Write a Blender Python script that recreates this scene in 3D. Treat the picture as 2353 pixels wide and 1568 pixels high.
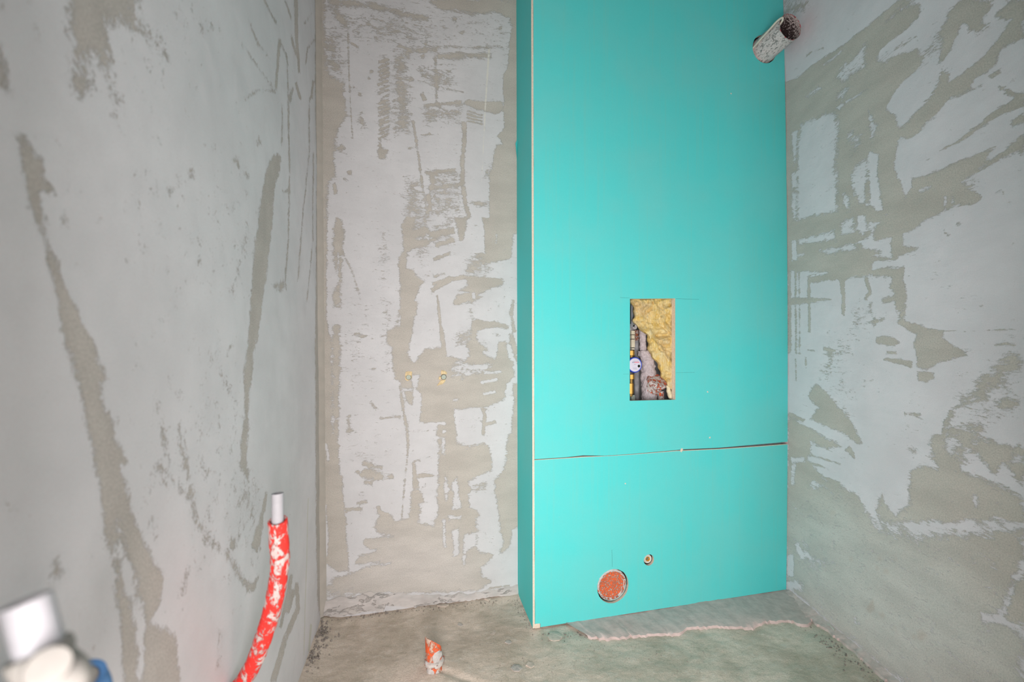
import bpy, bmesh, math, random
import numpy as np
from mathutils import Vector, Matrix, noise as mnoise
from mathutils.geometry import tessellate_polygon

for o in list(bpy.data.objects):
    bpy.data.objects.remove(o)
scene = bpy.context.scene
COL = scene.collection
random.seed(7)
rng = np.random.default_rng(7)

# ------------------------------------------------------------------ camera
FP = 960.0                       # focal length in pixels of the 2353 px wide frame
TH = math.atan(FP / (5350 - 1176.5))
CH = 1.07                        # camera height
HOR = 815.0                      # row of the horizon
cam_d = bpy.data.cameras.new('camera')
cam = bpy.data.objects.new('camera', cam_d)
COL.objects.link(cam)
cam_d.sensor_width = 36.0
cam_d.lens = FP / 2353 * 36
cam_d.shift_y = (HOR - 784) / 2353
cam_d.clip_start = 0.02
cam.location = (0, 0, CH)
cam.rotation_euler = (math.radians(90), 0, -TH)
cam_d.dof.use_dof = True
cam_d.dof.focus_distance = 1.72
cam_d.dof.aperture_fstop = 2.5
scene.camera = cam

# ------------------------------------------------------------------ light
w = bpy.data.worlds.new('world')
scene.world = w
w.use_nodes = True
w.node_tree.nodes['Background'].inputs[0].default_value = (1.0, 0.98, 0.97, 1)
w.node_tree.nodes['Background'].inputs[1].default_value = 1.5


def area(name, loc, target, sx, sy, power, col):
    l = bpy.data.lights.new(name, 'AREA')
    l.shape = 'RECTANGLE'
    l.size = sx
    l.size_y = sy
    l.energy = power
    l.color = col
    o = bpy.data.objects.new(name, l)
    COL.objects.link(o)
    o.location = loc
    o.rotation_euler = (Vector(target) - Vector(loc)).to_track_quat('-Z', 'Y').to_euler()
    return o


area('added_key_light', (-0.02, -0.42, 0.74), (0.90, 1.6, 0.70), 0.5, 1.0, 44, (1.0, 0.955, 0.945))  # area light added close behind the camera as the key light

vs = scene.view_settings
vs.view_transform = 'Standard'
vs.look = 'None'
vs.exposure = 0.0
vs.gamma = 1.0
vs.use_curve_mapping = False

# ------------------------------------------------------------------ room numbers (metres)
YF, YB = 1.566, 1.810            # front of the boxing, back wall
ZT = 2.78                        # ceiling
BT = 0.0125                      # plasterboard thickness
CT, ST = math.cos(TH), math.sin(TH)


def xs(z):                       # outer face of the boxing's side
    return 0.4430 - 0.0026 * z


def xl(z):                       # left wall
    return -0.371 - 0.0072 * z


def bow(z):                      # right wall is slightly bellied
    return 1.637 + 0.0168 * z - 0.0086 * z * z


RS = 0.2057


def xr(y, z):
    return bow(z) - RS * (1.568 - y)


def ray(px, py):
    a = (px - 1176.5) / FP
    return Vector((a * CT + ST, -a * ST + CT, -(py - HOR) / FP))


def at_y(px, py, y):
    d = ray(px, py)
    s = y / d.y
    return Vector((d.x * s, y, CH + d.z * s))


def at_z(px, py, z=0.0):
    d = ray(px, py)
    s = (z - CH) / d.z
    return Vector((d.x * s, d.y * s, z))


def at_d(px, py, dep):           # at a distance along the view axis
    d = ray(px, py)
    return Vector((d.x * dep, d.y * dep, CH + d.z * dep))


def at_left(px, py, off=0.0):
    d = ray(px, py)
    z = CH
    for _ in range(5):
        s = (xl(z) + off) / d.x
        z = CH + d.z * s
    return Vector((d.x * s, d.y * s, z))


def at_right(px, py):
    d = ray(px, py)
    z = CH
    for _ in range(6):
        s = (bow(z) - RS * 1.568) / (d.x - RS * d.y)
        z = CH + d.z * s
    return Vector((d.x * s, d.y * s, z))


# ------------------------------------------------------------------ node helpers
class NT:
    def __init__(self, name):
        self.m = bpy.data.materials.new(name)
        self.m.use_nodes = True
        self.t = self.m.node_tree
        self.b = self.t.nodes['Principled BSDF']
        self.b.inputs['Roughness'].default_value = 0.85
        self.b.inputs['Specular IOR Level'].default_value = 0.25

    def n(self, typ, **kw):
        nd = self.t.nodes.new(typ)
        for k, v in kw.items():
            setattr(nd, k, v)
        return nd

    def lk(self, a, b):
        self.t.links.new(a, b)

    def put(self, sock, v):
        if hasattr(v, 'is_linked') or isinstance(v, bpy.types.NodeSocket):
            self.lk(v, sock)
        elif isinstance(v, (tuple, list)) and len(v) == 3 and sock.type == 'RGBA':
            sock.default_value = (*v, 1)
        else:
            sock.default_value = v

    def math(self, op, a, b=0.0, c=None, clamp=False):
        nd = self.n('ShaderNodeMath', operation=op, use_clamp=clamp)
        self.put(nd.inputs[0], a)
        self.put(nd.inputs[1], b)
        if c is not None:
            self.put(nd.inputs[2], c)
        return nd.outputs[0]

    def noise(self, co, scale, detail=4, rough=0.55, dist=0.0, out=0):
        nd = self.n('ShaderNodeTexNoise')
        if co is not None:
            self.lk(co, nd.inputs['Vector'])
        nd.inputs['Scale'].default_value = scale
        nd.inputs['Detail'].default_value = detail
        nd.inputs['Roughness'].default_value = rough
        nd.inputs['Distortion'].default_value = dist
        return nd.outputs[out]

    def mapping(self, co, rot=(0, 0, 0), scale=(1, 1, 1)):
        nd = self.n('ShaderNodeMapping')
        self.lk(co, nd.inputs[0])
        nd.inputs['Rotation'].default_value = rot
        nd.inputs['Scale'].default_value = scale
        return nd.outputs[0]

    def ramp(self, v, lo, hi, smooth=True, a=0.0, b=1.0):
        nd = self.n('ShaderNodeMapRange')
        nd.interpolation_type = 'SMOOTHSTEP' if smooth else 'LINEAR'
        self.put(nd.inputs['Value'], v)
        nd.inputs['From Min'].default_value = lo
        nd.inputs['From Max'].default_value = hi
        nd.inputs['To Min'].default_value = a
        nd.inputs['To Max'].default_value = b
        return nd.outputs[0]

    def mix(self, f, a, b, mode='MIX'):
        nd = self.n('ShaderNodeMix', data_type='RGBA', blend_type=mode)
        self.put(nd.inputs[0], f)
        self.put(nd.inputs[6], a)
        self.put(nd.inputs[7], b)
        return nd.outputs[2]

    def color(self, c):
        self.put(self.b.inputs['Base Color'], c)

    def bump(self, h, dist=0.001, strength=1.0):
        nd = self.n('ShaderNodeBump')
        nd.inputs['Distance'].default_value = dist
        nd.inputs['Strength'].default_value = strength
        self.lk(h, nd.inputs['Height'])
        self.lk(nd.outputs[0], self.b.inputs['Normal'])

    def obj(self):
        return self.n('ShaderNodeTexCoord').outputs['Object']


def simple(name, col, rough=0.6, metal=0.0, var=0.12, scale=60, spec=0.3, bump=0.0004):
    m = NT(name)
    co = m.obj()
    nz = m.noise(co, scale, 5, 0.6)
    dark = tuple(c * (1 - var) for c in col)
    lite = tuple(min(1, c * (1 + var)) for c in col)
    m.color(m.mix(m.ramp(nz, 0.3, 0.7), dark, lite))
    m.b.inputs['Roughness'].default_value = rough
    m.b.inputs['Metallic'].default_value = metal
    m.b.inputs['Specular IOR Level'].default_value = spec
    if bump:
        m.bump(nz, bump)
    return m.m


def spatter(name, base, cover, amount, scale=90, base2=None, rough=0.75, stretch=(1, 1, 1), bump=0.0015):
    """one colour showing through smears of dried plaster"""
    m = NT(name)
    co = m.mapping(m.obj(), scale=stretch)
    a = m.noise(co, scale, 6, 0.65, 0.6)
    c = m.noise(co, scale * 3.1, 4, 0.6)
    t = m.math('ADD', m.math('MULTIPLY', a, 0.72), m.math('MULTIPLY', c, 0.28))
    th = 0.5 + (0.5 - amount) * 0.5
    f = m.ramp(t, th - 0.035, th + 0.035)
    bcol = m.mix(m.noise(co, scale * 0.6, 3), base, base2 or base)
    ccol = m.mix(m.ramp(m.noise(co, scale * 2, 4), 0.3, 0.7), cover, tuple(x * 0.82 for x in cover))
    m.color(m.mix(f, bcol, ccol))
    m.b.inputs['Roughness'].default_value = rough
    m.bump(m.math('ADD', f, m.math('MULTIPLY', c, 0.5)), bump)
    return m.m


def skim_material(name, rot, stretch, scale=80, skim=(0.615, 0.605, 0.61), bare=(0.405, 0.378, 0.335),
                  pale=(0.50, 0.475, 0.44), grain=1.0):
    """white skim coat dragged thinly over sandy cement plaster; the vertex attribute says how much skim is left"""
    m = NT(name)
    at = m.n('ShaderNodeAttribute', attribute_name='skim')
    sep = m.n('ShaderNodeSeparateColor')
    m.lk(at.outputs['Color'], sep.inputs[0])
    cov, palev, cream = sep.outputs
    co = m.n('ShaderNodeAttribute', attribute_name='wall_co').outputs['Vector']
    st = m.mapping(co, rot=(0, 0, rot), scale=(stretch[0], stretch[1], 1))
    n1 = m.noise(st, scale * 0.8, 6, 0.68, 0.5)
    n4 = m.noise(st, scale * 3.2, 4, 0.65, 0.2)
    n2 = m.noise(co, 560, 3, 0.7)
    n3 = m.noise(co, 22, 4, 0.6, 0.6)
    nn = m.math('ADD', m.math('ADD', m.math('MULTIPLY', n1, 0.32), m.math('MULTIPLY', n4, 0.26)), m.math('ADD', m.math('MULTIPLY', n2, 0.24), m.math('MULTIPLY', n3, 0.18)))
    t = m.math('ADD', cov, m.math('MULTIPLY', m.math('SUBTRACT', nn, 0.5), 4.2))
    f = m.ramp(t, 0.40, 0.60)
    big = m.noise(co, 3.5, 5, 0.6)
    mid = m.noise(st, 14, 5, 0.6)
    fine = m.noise(co, 300, 5, 0.75)
    sk = m.mix(m.ramp(big, 0.3, 0.7), tuple(c * 0.93 for c in skim), tuple(c * 1.04 for c in skim))
    sk = m.mix(m.math('MULTIPLY', m.ramp(mid, 0.45, 0.75), 0.35), sk, tuple(c * 0.86 for c in skim))
    ba = m.mix(m.ramp(mid, 0.3, 0.7), tuple(c * 0.94 for c in bare), tuple(c * 1.07 for c in bare))
    ba = m.mix(palev, ba, m.mix(m.ramp(mid, 0.3, 0.7), tuple(c * 0.92 for c in pale), tuple(c * 1.08 for c in pale)))
    gr = m.ramp(fine, 0.25, 0.75, False, 1 - 0.30 * grain, 1 + 0.30 * grain)
    ba = m.mix(1.0, ba, gr, 'MULTIPLY')
    gs = m.ramp(fine, 0.25, 0.75, False, 0.955, 1.045)
    sk = m.mix(1.0, sk, gs, 'MULTIPLY')
    col = m.mix(f, ba, sk)
    col = m.mix(m.ramp(m.math('ADD', cream, m.math('SUBTRACT', n1, 0.6)), 0.35, 0.75), col, (0.69, 0.665, 0.61))
    m.color(col)
    m.b.inputs['Roughness'].default_value = 0.93
    m.b.inputs['Specular IOR Level'].default_value = 0.12
    h = m.math('ADD', m.math('MULTIPLY', f, 0.7), m.math('ADD', m.math('MULTIPLY', fine, 0.55), m.math('MULTIPLY', n1, 0.35)))
    m.bump(h, 0.0011, 0.8)
    return m.m


# ------------------------------------------------------------------ object helpers
def link(name, me, mat=None, parent=None):
    o = bpy.data.objects.new(name, me)
    COL.objects.link(o)
    mats = mat if isinstance(mat, (list, tuple)) else [mat]
    for q in mats:
        if q is not None:
            me.materials.append(q)
    if parent is not None:
        o.parent = parent
        o.matrix_parent_inverse = Matrix.Translation(-parent.location)
    return o


def mesh(name, verts, faces, mat=None, parent=None, smooth=False, midx=None):
    me = bpy.data.meshes.new(name)
    me.from_pydata([tuple(v) for v in verts], [], faces)
    if midx is not None:
        me.polygons.foreach_set('material_index', midx)
    me.update()
    bm = bmesh.new()
    bm.from_mesh(me)
    bmesh.ops.recalc_face_normals(bm, faces=bm.faces)
    bm.to_mesh(me)
    bm.free()
    if smooth:
        me.polygons.foreach_set('use_smooth', [True] * len(me.polygons))
        try:
            me.set_sharp_from_angle(angle=math.radians(50))
        except Exception:
            pass
    return link(name, me, mat, parent)


def thing(name, label, cat, loc, group=None):
    o = bpy.data.objects.new(name, None)
    o.empty_display_size = 0.05
    COL.objects.link(o)
    o.location = loc
    return tag(o, label, cat, group)


def tag(o, label, cat, group=None, kind=None):
    o['label'] = label
    o['category'] = cat
    if group:
        o['group'] = group
    if kind:
        o['kind'] = kind
    return o


def struct(o, label=None):
    o['kind'] = 'structure'
    if label:
        o['label'] = label
    return o


def frame_of(d):
    d = Vector(d).normalized()
    a = Vector((0, 0, 1)) if abs(d.z) < 0.9 else Vector((1, 0, 0))
    u = a.cross(d).normalized()
    return u, d.cross(u).normalized()


def ring(c, d, r, seg=28, jag=None, ry=None):
    u, v = frame_of(d)
    ry = ry or r
    out = []
    for i in range(seg):
        a = 2 * math.pi * i / seg
        k = jag(i, a) if jag else 1.0
        out.append(Vector(c) + u * (math.cos(a) * r * k) + v * (math.sin(a) * ry * k))
    return out


def loft(rings, cap0=True, cap1=True):
    n = len(rings[0])
    V, F = [], []
    for r in rings:
        V += r
    for k in range(len(rings) - 1):
        for i in range(n):
            j = (i + 1) % n
            F.append((k * n + i, k * n + j, (k + 1) * n + j, (k + 1) * n + i))
    if cap0:
        F.append(tuple(range(n - 1, -1, -1)))
    if cap1:
        b = (len(rings) - 1) * n
        F.append(tuple(range(b, b + n)))
    return V, F


def curve_pts(pts, n):
    """smooth (Catmull-Rom) points through pts"""
    P = [Vector(p) for p in pts]
    P = [P[0] * 2 - P[1]] + P + [P[-1] * 2 - P[-2]]
    out = []
    for i in range(1, len(P) - 2):
        for k in range(n):
            t = k / n
            a, b, c, d = P[i - 1], P[i], P[i + 1], P[i + 2]
            out.append(0.5 * ((2 * b) + (c - a) * t + (2 * a - 5 * b + 4 * c - d) * t * t + (3 * b - a - 3 * c + d) * t ** 3))
    out.append(P[-2].copy())
    return out


def sweep(path, radii, seg=20, inner=None, rough=0.0, rsc=60, depth=None):
    """tube along path; inner gives the radius of a bore at the far end"""
    n = len(path)
    rings = []
    u = None
    for i, p in enumerate(path):
        d = (path[min(i + 1, n - 1)] - path[max(i - 1, 0)]).normalized()
        if u is None:
            u, _ = frame_of(d)
        u = (u - d * u.dot(d)).normalized()
        v = d.cross(u)
        r = radii[i] if isinstance(radii, (list, tuple)) else radii
        R = []
        for k in range(seg):
            a = 2 * math.pi * k / seg
            q = u * math.cos(a) + v * math.sin(a)
            rr = r
            if rough:
                rr = r * (1 + rough * mnoise.fractal((p + q * r) * rsc, 1.0, 2.0, 3))
            R.append(p + q * rr)
        rings.append(R)
    if inner:
        d = (path[-1] - path[-2]).normalized()
        v = d.cross(u)
        for off in (0.0, -(depth or 0.03)):
            rings.append([path[-1] + d * off + (u * math.cos(2 * math.pi * k / seg) + v * math.sin(2 * math.pi * k / seg)) * inner for k in range(seg)])
    return loft(rings)


def box_vf(c, s):
    x, y, z = [q / 2 for q in s]
    c = Vector(c)
    V = [c + Vector((a * x, b * y, d * z)) for a in (-1, 1) for b in (-1, 1) for d in (-1, 1)]
    F = [(0, 1, 3, 2), (4, 6, 7, 5), (0, 4, 5, 1), (2, 3, 7, 6), (0, 2, 6, 4), (1, 5, 7, 3)]
    return V, F


def bevel_obj(o, wd, seg=2):
    bm = bmesh.new()
    bm.from_mesh(o.data)
    bmesh.ops.bevel(bm, geom=list(bm.edges), offset=wd, segments=seg, affect='EDGES', profile=0.6)
    bm.to_mesh(o.data)
    bm.free()
    return o


def plate(loops, thick, to3d):
    """flat sheet with holes: loops[0] outline, others holes, all in 2D; to3d(a, b, depth)"""
    flat = [p for l in loops for p in l]
    tris = tessellate_polygon([[Vector((p[0], p[1], 0)) for p in l] for l in loops])
    n = len(flat)
    V = [to3d(p[0], p[1], 0.0) for p in flat] + [to3d(p[0], p[1], thick) for p in flat]
    F = [tuple(t) for t in tris] + [(t[2] + n, t[1] + n, t[0] + n) for t in tris]
    mi = [0] * len(F)
    b = 0
    for l in loops:
        for i in range(len(l)):
            j = (i + 1) % len(l)
            F.append((b + i, b + j, b + j + n, b + i + n))
            mi.append(1)
        b += len(l)
    return V, F, mi


def circle2(cx, cy, r, n=48, jag=0.0):
    return [(cx + r * (1 + random.uniform(-jag, jag)) * math.cos(2 * math.pi * i / n),
             cy + r * (1 + random.uniform(-jag, jag)) * math.sin(2 * math.pi * i / n)) for i in range(n)]


# ------------------------------------------------------------------ stain fields on walls
def vnoise(a, b, seed=0):
    """value noise for numpy grids"""
    r = np.random.default_rng(seed).random((256, 256))
    i, j = np.floor(a).astype(int), np.floor(b).astype(int)
    f, g = a - i, b - j
    f, g = f * f * (3 - 2 * f), g * g * (3 - 2 * g)
    q = lambda x, y: r[x % 256, y % 256]
    return (q(i, j) * (1 - f) + q(i + 1, j) * f) * (1 - g) + (q(i, j + 1) * (1 - f) + q(i + 1, j + 1) * f) * g


def fbm(a, b, seed=0, octv=4):
    s, amp, tot = 0, 1.0, 0
    for k in range(octv):
        s = s + amp * vnoise(a * 2 ** k, b * 2 ** k, seed + k)
        tot += amp
        amp *= 0.5
    return s / tot


class Field:
    """signed-distance painting of stains in a wall's own metres"""

    def __init__(self, U, V, to_uv, base):
        self.U, self.V = U, V
        self.f = np.full((U.shape[0], 3), 0.0)
        self.f[:, 0] = base
        self.to_uv = to_uv
        self.x0 = self.y0 = 0.0
        self.k = 1.0

    def crop(self, x0, y0, k):
        self.x0, self.y0, self.k = x0, y0, k

    def px(self, p):
        return (self.x0 + p[0] / self.k, self.y0 + p[1] / self.k)

    def poly(self, val, soft, pts, ch=0, fac=1.9):
        P = np.array([self.to_uv(*self.px(p)) for p in pts])
        soft = soft / 1000.0 * fac
        lo, hi = P.min(0) - soft * 2, P.max(0) + soft * 2
        idx = np.nonzero((self.U > lo[0]) & (self.U < hi[0]) & (self.V > lo[1]) & (self.V < hi[1]))[0]
        if not len(idx):
            return
        x, y = self.U[idx], self.V[idx]
        d2 = np.full(len(idx), 1e9)
        ins = np.zeros(len(idx), bool)
        n = len(P)
        for i in range(n):
            ax, ay = P[i]
            bx, by = P[(i + 1) % n]
            ex, ey = bx - ax, by - ay
            L = ex * ex + ey * ey + 1e-12
            t = np.clip(((x - ax) * ex + (y - ay) * ey) / L, 0, 1)
            d2 = np.minimum(d2, (x - ax - t * ex) ** 2 + (y - ay - t * ey) ** 2)
            c = ((ay > y) != (by > y))
            with np.errstate(divide='ignore', invalid='ignore'):
                ins ^= c & (x < (bx - ax) * (y - ay) / (by - ay if by != ay else 1e-12) + ax)
        sd = np.where(ins, 1, -1) * np.sqrt(d2)
        wgt = np.clip(0.5 + sd / (2 * soft), 0, 1)
        self.f[idx, ch] += (val - self.f[idx, ch]) * wgt

    def line(self, val, soft, pts, w, w1=None, ch=0):
        """stroke of width w (to w1) in crop pixels"""
        w1 = w if w1 is None else w1
        n = len(pts)
        L, R = [], []
        for i, p in enumerate(pts):
            a, b = pts[max(i - 1, 0)], pts[min(i + 1, n - 1)]
            dx, dy = b[0] - a[0], b[1] - a[1]
            q = math.hypot(dx, dy) or 1
            h = (w + (w1 - w) * i / max(1, n - 1)) / 2
            L.append((p[0] - dy / q * h, p[1] + dx / q * h))
            R.append((p[0] + dy / q * h, p[1] - dx / q * h))
        self.poly(val, soft, L + R[::-1], ch, 1.15)

    def blot(self, val, soft, c, r, ch=0, ry=None):
        ry = ry or r
        self.poly(val, soft, [(c[0] + r * math.cos(a) * random.uniform(.75, 1.15), c[1] + ry * math.sin(a) * random.uniform(.75, 1.15))
                              for a in [2 * math.pi * i / 9 for i in range(9)]], ch)


def wall_grid(name, us, vss, to3d, to_uv, base, paint, mat, relief=0.0008):
    A, B = np.meshgrid(us, vss)
    U, V = A.ravel(), B.ravel()
    fld = Field(U, V, to_uv, base)
    paint(fld)
    rl = (fbm(U * 9, V * 9, 3) - 0.5) * relief * 4
    X, Y, Z = to3d(U, V, rl)
    co = np.stack([X, Y, Z], 1)
    nu, nv = len(us), len(vss)
    i = np.arange((nu - 1) * (nv - 1))
    r, c = i // (nu - 1), i % (nu - 1)
    q = np.stack([r * nu + c, r * nu + c + 1, (r + 1) * nu + c + 1, (r + 1) * nu + c], 1)
    me = bpy.data.meshes.new(name)
    me.vertices.add(len(co))
    me.vertices.foreach_set('co', co.ravel())
    me.loops.add(q.size)
    me.loops.foreach_set('vertex_index', q.ravel().astype(np.int32))
    me.polygons.add(len(q))
    me.polygons.foreach_set('loop_start', (np.arange(len(q)) * 4).astype(np.int32))
    me.polygons.foreach_set('use_smooth', np.ones(len(q), bool))
    me.update(calc_edges=True)
    a = me.attributes.new('skim', 'FLOAT_COLOR', 'POINT')
    a.data.foreach_set('color', np.concatenate([fld.f, np.ones((len(co), 1))], 1).astype(np.float32).ravel())
    a = me.attributes.new('wall_co', 'FLOAT_VECTOR', 'POINT')
    a.data.foreach_set('vector', np.stack([U, V, np.zeros_like(U)], 1).astype(np.float32).ravel())
    return struct(link(name, me, mat))


B_ = 0.05        # bare plaster


def paint_back(f):
    K = 3.1352
    f.crop(700, 0, K)
    f.poly(.76, 30, [(135, 0), (1530, 0), (1530, 330), (900, 420), (330, 300), (135, 210)])
    f.poly(.58, 25, [(330, 140), (820, 130), (900, 230), (820, 330), (350, 240)])
    f.poly(.38, 20, [(150, 210), (240, 215), (255, 400), (285, 560), (150, 560)])
    f.line(.22, 12, [(180, 10), (480, 40), (880, 135)], 45, 25)
    f.line(.25, 12, [(215, 60), (290, 190)], 45)
    f.poly(B_, 7, [(880, 0), (1535, 0), (1535, 230), (1500, 215), (1480, 130), (1400, 85), (1250, 95), (1120, 80), (960, 55)])
    f.poly(B_, 7, [(100, 0), (135, 0), (135, 200), (145, 470), (165, 560), (280, 600), (290, 760), (300, 830), (270, 900), (235, 910), (235, 960), (225, 1000), (215, 1090), (215, 1290), (168, 1310), (162, 1568), (100, 1568)])
    f.poly(B_, 4, [(1500, 200), (1540, 200), (1540, 1568), (1335, 1568), (1330, 1290), (1350, 1200), (1362, 1130), (1385, 1050), (1430, 1040), (1390, 985), (1440, 920), (1435, 800), (1430, 560), (1465, 490), (1475, 360), (1485, 240)])
    f.poly(.42, 14, [(640, 380), (740, 370), (750, 560), (770, 760), (750, 960), (650, 970), (640, 700)])
    f.poly(.62, 14, [(545, 430), (610, 430), (615, 1000), (545, 1000)])
    for i in range(18):
        y = 440 + i * 32 + random.uniform(-6, 6)
        f.line(.16, 4, [(538 + random.uniform(-10, 10), y + 16), (608, y - 14)], 13)
    f.line(.2, 3, [(312, 230), (322, 600), (345, 1000)], 7)
    f.line(.3, 9, [(670, 335), (800, 362), (1000, 335), (1240, 345), (1480, 340)], 20, 12)
    f.line(.3, 9, [(950, 405), (1350, 400)], 42)
    f.line(.35, 6, [(800, 365), (960, 365)], 16)
    f.line(.35, 5, [(850, 420), (870, 330), (880, 270)], 16)
    f.line(.1, 6, [(860, 765), (1000, 750), (1130, 740)], 20, 34)
    f.poly(B_, 4, [(1140, 750), (1170, 720), (1300, 735), (1420, 730), (1430, 800), (1375, 820), (1300, 800), (1200, 770)])
    f.poly(.52, 12, [(840, 780), (1130, 770), (1120, 880), (850, 885)])
    for i in range(4):
        f.line(.16, 3, [(1168, 800 + i * 24), (1285, 830 + i * 22)], 13)
    f.line(.1, 5, [(780, 870), (812, 1060), (850, 1350), (890, 1568)], 14)
    f.poly(.4, 14, [(720, 1560), (740, 1280), (780, 1290), (830, 1320), (850, 1568)])
    f.line(.2, 3, [(820, 580), (940, 620), (1150, 665)], 7)
    f.poly(.52, 12, [(820, 490), (1080, 480), (1080, 650), (940, 630), (820, 570)])
    f.line(.3, 6, [(940, 400), (945, 560), (952, 740)], 18)
    f.poly(.08, 5, [(520, 1100), (545, 1010), (560, 1060), (605, 1080), (580, 1140), (545, 1145)])
    f.poly(.1, 5, [(230, 1060), (275, 1040), (290, 1070), (250, 1085)])
    f.blot(.1, 4, (325, 1242), 16)
    f.line(.15, 4, [(280, 1288), (312, 1305)], 9)
    f.line(.1, 4, [(210, 1320), (225, 1395)], 22)
    f.line(.12, 4, [(340, 315), (388, 340)], 14)
    f.line(.1, 6, [(1150, 880), (1152, 1000), (1138, 1150), (1135, 1300), (1160, 1480), (1190, 1568)], 30)
    f.poly(.6, 10, [(900, 1240), (1110, 1230), (1110, 1360), (900, 1370)])
    f.line(.15, 6, [(870, 1250), (1090, 1225)], 28)
    f.line(.12, 6, [(900, 1360), (1130, 1330)], 24)
    f.line(.15, 6, [(910, 1255), (925, 1335)], 28)
    f.poly(.55, 14, [(880, 1370), (1120, 1350), (1130, 1568), (890, 1568)])
    f.line(.14, 5, [(890, 1400), (905, 1520)], 26)
    f.line(.4, 12, [(395, 820), (425, 920)], 40)
    f.line(.3, 5, [(740, 1072), (815, 1058)], 16)
    f.line(.35, 5, [(840, 972), (970, 965)], 10)
    f.line(.15, 5, [(842, 670), (870, 722)], 30)
    f.line(.4, 9, [(1180, 1460), (1320, 1470)], 36)
    f.poly(.62, 10, [(1300, 1180), (1355, 1170), (1330, 1290), (1280, 1290)])
    for (x, y) in [(480, 515), (460, 565), (400, 680), (460, 170), (1130, 240), (1410, 205), (1080, 140)]:
        f.blot(.2, 4, (x, y), 14)
    f.line(1, 4, [(1330, 350), (1300, 800), (1275, 1330)], 20, 6, ch=2)
    f.line(1, 2, [(1285, 520), (1282, 600)], 6, 4, ch=2)

    f.crop(700, 500, K)
    f.poly(B_, 4, [(100, 0), (162, 0), (155, 430), (160, 720), (190, 930), (195, 1568), (105, 1568)])
    f.poly(.12, 6, [(230, 0), (265, 30), (285, 130), (268, 240), (265, 660), (205, 640), (208, 520), (245, 460), (240, 330), (225, 380), (205, 240), (210, 80)])
    f.line(.7, 3, [(240, 250), (245, 330)], 14)
    f.poly(.09, 6, [(205, 780), (250, 770), (262, 900), (250, 1150), (240, 1568), (210, 1568), (202, 1000)])
    f.line(.3, 5, [(270, 240), (350, 410), (400, 590)], 12)
    f.poly(.6, 12, [(540, 100), (595, 100), (600, 500), (545, 520)])
    f.poly(.62, 12, [(580, 600), (640, 700), (600, 900), (640, 1100), (560, 1100), (590, 820)])
    f.poly(.55, 10, [(720, 0), (880, 0), (890, 80), (860, 420), (790, 240), (720, 120)])
    f.poly(B_ + .01, 5, [(700, 60), (740, 0), (785, 10), (770, 100), (800, 120), (790, 220), (740, 250), (735, 370), (790, 370), (800, 420), (860, 460), (830, 500), (790, 600), (815, 610), (790, 740), (770, 850), (735, 990), (700, 1000), (640, 1090), (630, 940), (590, 900), (600, 830), (660, 780), (690, 640), (690, 480), (680, 290), (720, 240)])
    f.line(.75, 5, [(745, 250), (742, 360)], 22, 8)
    f.line(.8, 5, [(690, 700), (680, 790)], 16)
    f.line(.1, 6, [(775, 130), (890, 88)], 45)
    f.line(.1, 6, [(785, 205), (885, 175)], 36)
    f.poly(.6, 8, [(900, 60), (1075, 10), (1075, 180), (930, 230)])
    f.line(.09, 5, [(895, 135), (985, 110), (1075, 92)], 40)
    f.line(.09, 5, [(945, 200), (1075, 160)], 26)
    f.line(.15, 5, [(930, 300), (1050, 258)], 20)
    f.line(.3, 5, [(880, 180), (1075, 75)], 16)
    f.line(.08, 5, [(915, 522), (1060, 445), (1150, 430), (1250, 440)], 30, 26)
    f.line(.15, 5, [(920, 482), (1000, 450), (1050, 430)], 22)
    f.line(.25, 5, [(930, 430), (1010, 400)], 16)
    f.poly(.08, 5, [(1085, 0), (1170, 0), (1165, 80), (1140, 175), (1115, 170), (1108, 80), (1090, 60)])
    f.poly(B_, 4, [(1275, 0), (1540, 0), (1540, 110), (1500, 120), (1490, 240), (1480, 300), (1380, 318), (1240, 340), (1230, 265), (1300, 260), (1300, 100)])
    f.line(.6, 4, [(1385, 120), (1380, 190)], 18)
    f.poly(.5, 10, [(1150, 290), (1260, 280), (1390, 390), (1280, 420), (1150, 410)])
    f.poly(.06, 5, [(1170, 440), (1250, 432), (1420, 440), (1432, 462), (1425, 492), (1330, 510), (1250, 560), (1280, 570), (1200, 610), (1080, 630), (1075, 600), (1100, 560), (1190, 540), (1110, 530), (1180, 490)])
    f.line(.9, 3, [(1215, 540), (1222, 590)], 22)
    f.line(.06, 4, [(955, 560), (972, 720), (990, 850), (1005, 990)], 10, 38)
    f.line(.85, 3, [(985, 890), (980, 960)], 10)
    f.poly(.5, 12, [(1200, 640), (1240, 740), (1240, 900), (1090, 930), (1060, 870), (1190, 780)])
    f.poly(B_ + .01, 4, [(1210, 750), (1240, 745), (1370, 745), (1470, 785), (1470, 800), (1350, 792), (1240, 818), (1215, 880)])
    f.poly(B_, 5, [(640, 1090), (700, 1000), (735, 990), (790, 1045), (870, 950), (950, 940), (1000, 955), (1020, 1000), (1130, 1022), (1060, 1050), (1080, 1120), (1280, 1110), (1380, 1050), (1390, 940), (1400, 900), (1450, 890), (1460, 1000), (1500, 1040), (1510, 1150), (1450, 1200), (1440, 1310), (1290, 1370), (1320, 1390), (1200, 1370), (1080, 1380), (1080, 1470), (1100, 1568), (950, 1568), (960, 1480), (830, 1480), (850, 1300), (810, 1230), (830, 1130), (770, 1130), (780, 1230), (700, 1230), (690, 1185), (650, 1170)])
    f.poly(.12, 6, [(1180, 890), (1230, 860), (1250, 900), (1310, 950), (1285, 985), (1370, 1022), (1380, 1060), (1100, 1060), (1190, 1000), (1170, 930)])
    f.poly(.55, 7, [(1040, 1055), (1110, 1040), (1180, 1080), (1290, 1110), (1150, 1165), (1060, 1160)])
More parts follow.
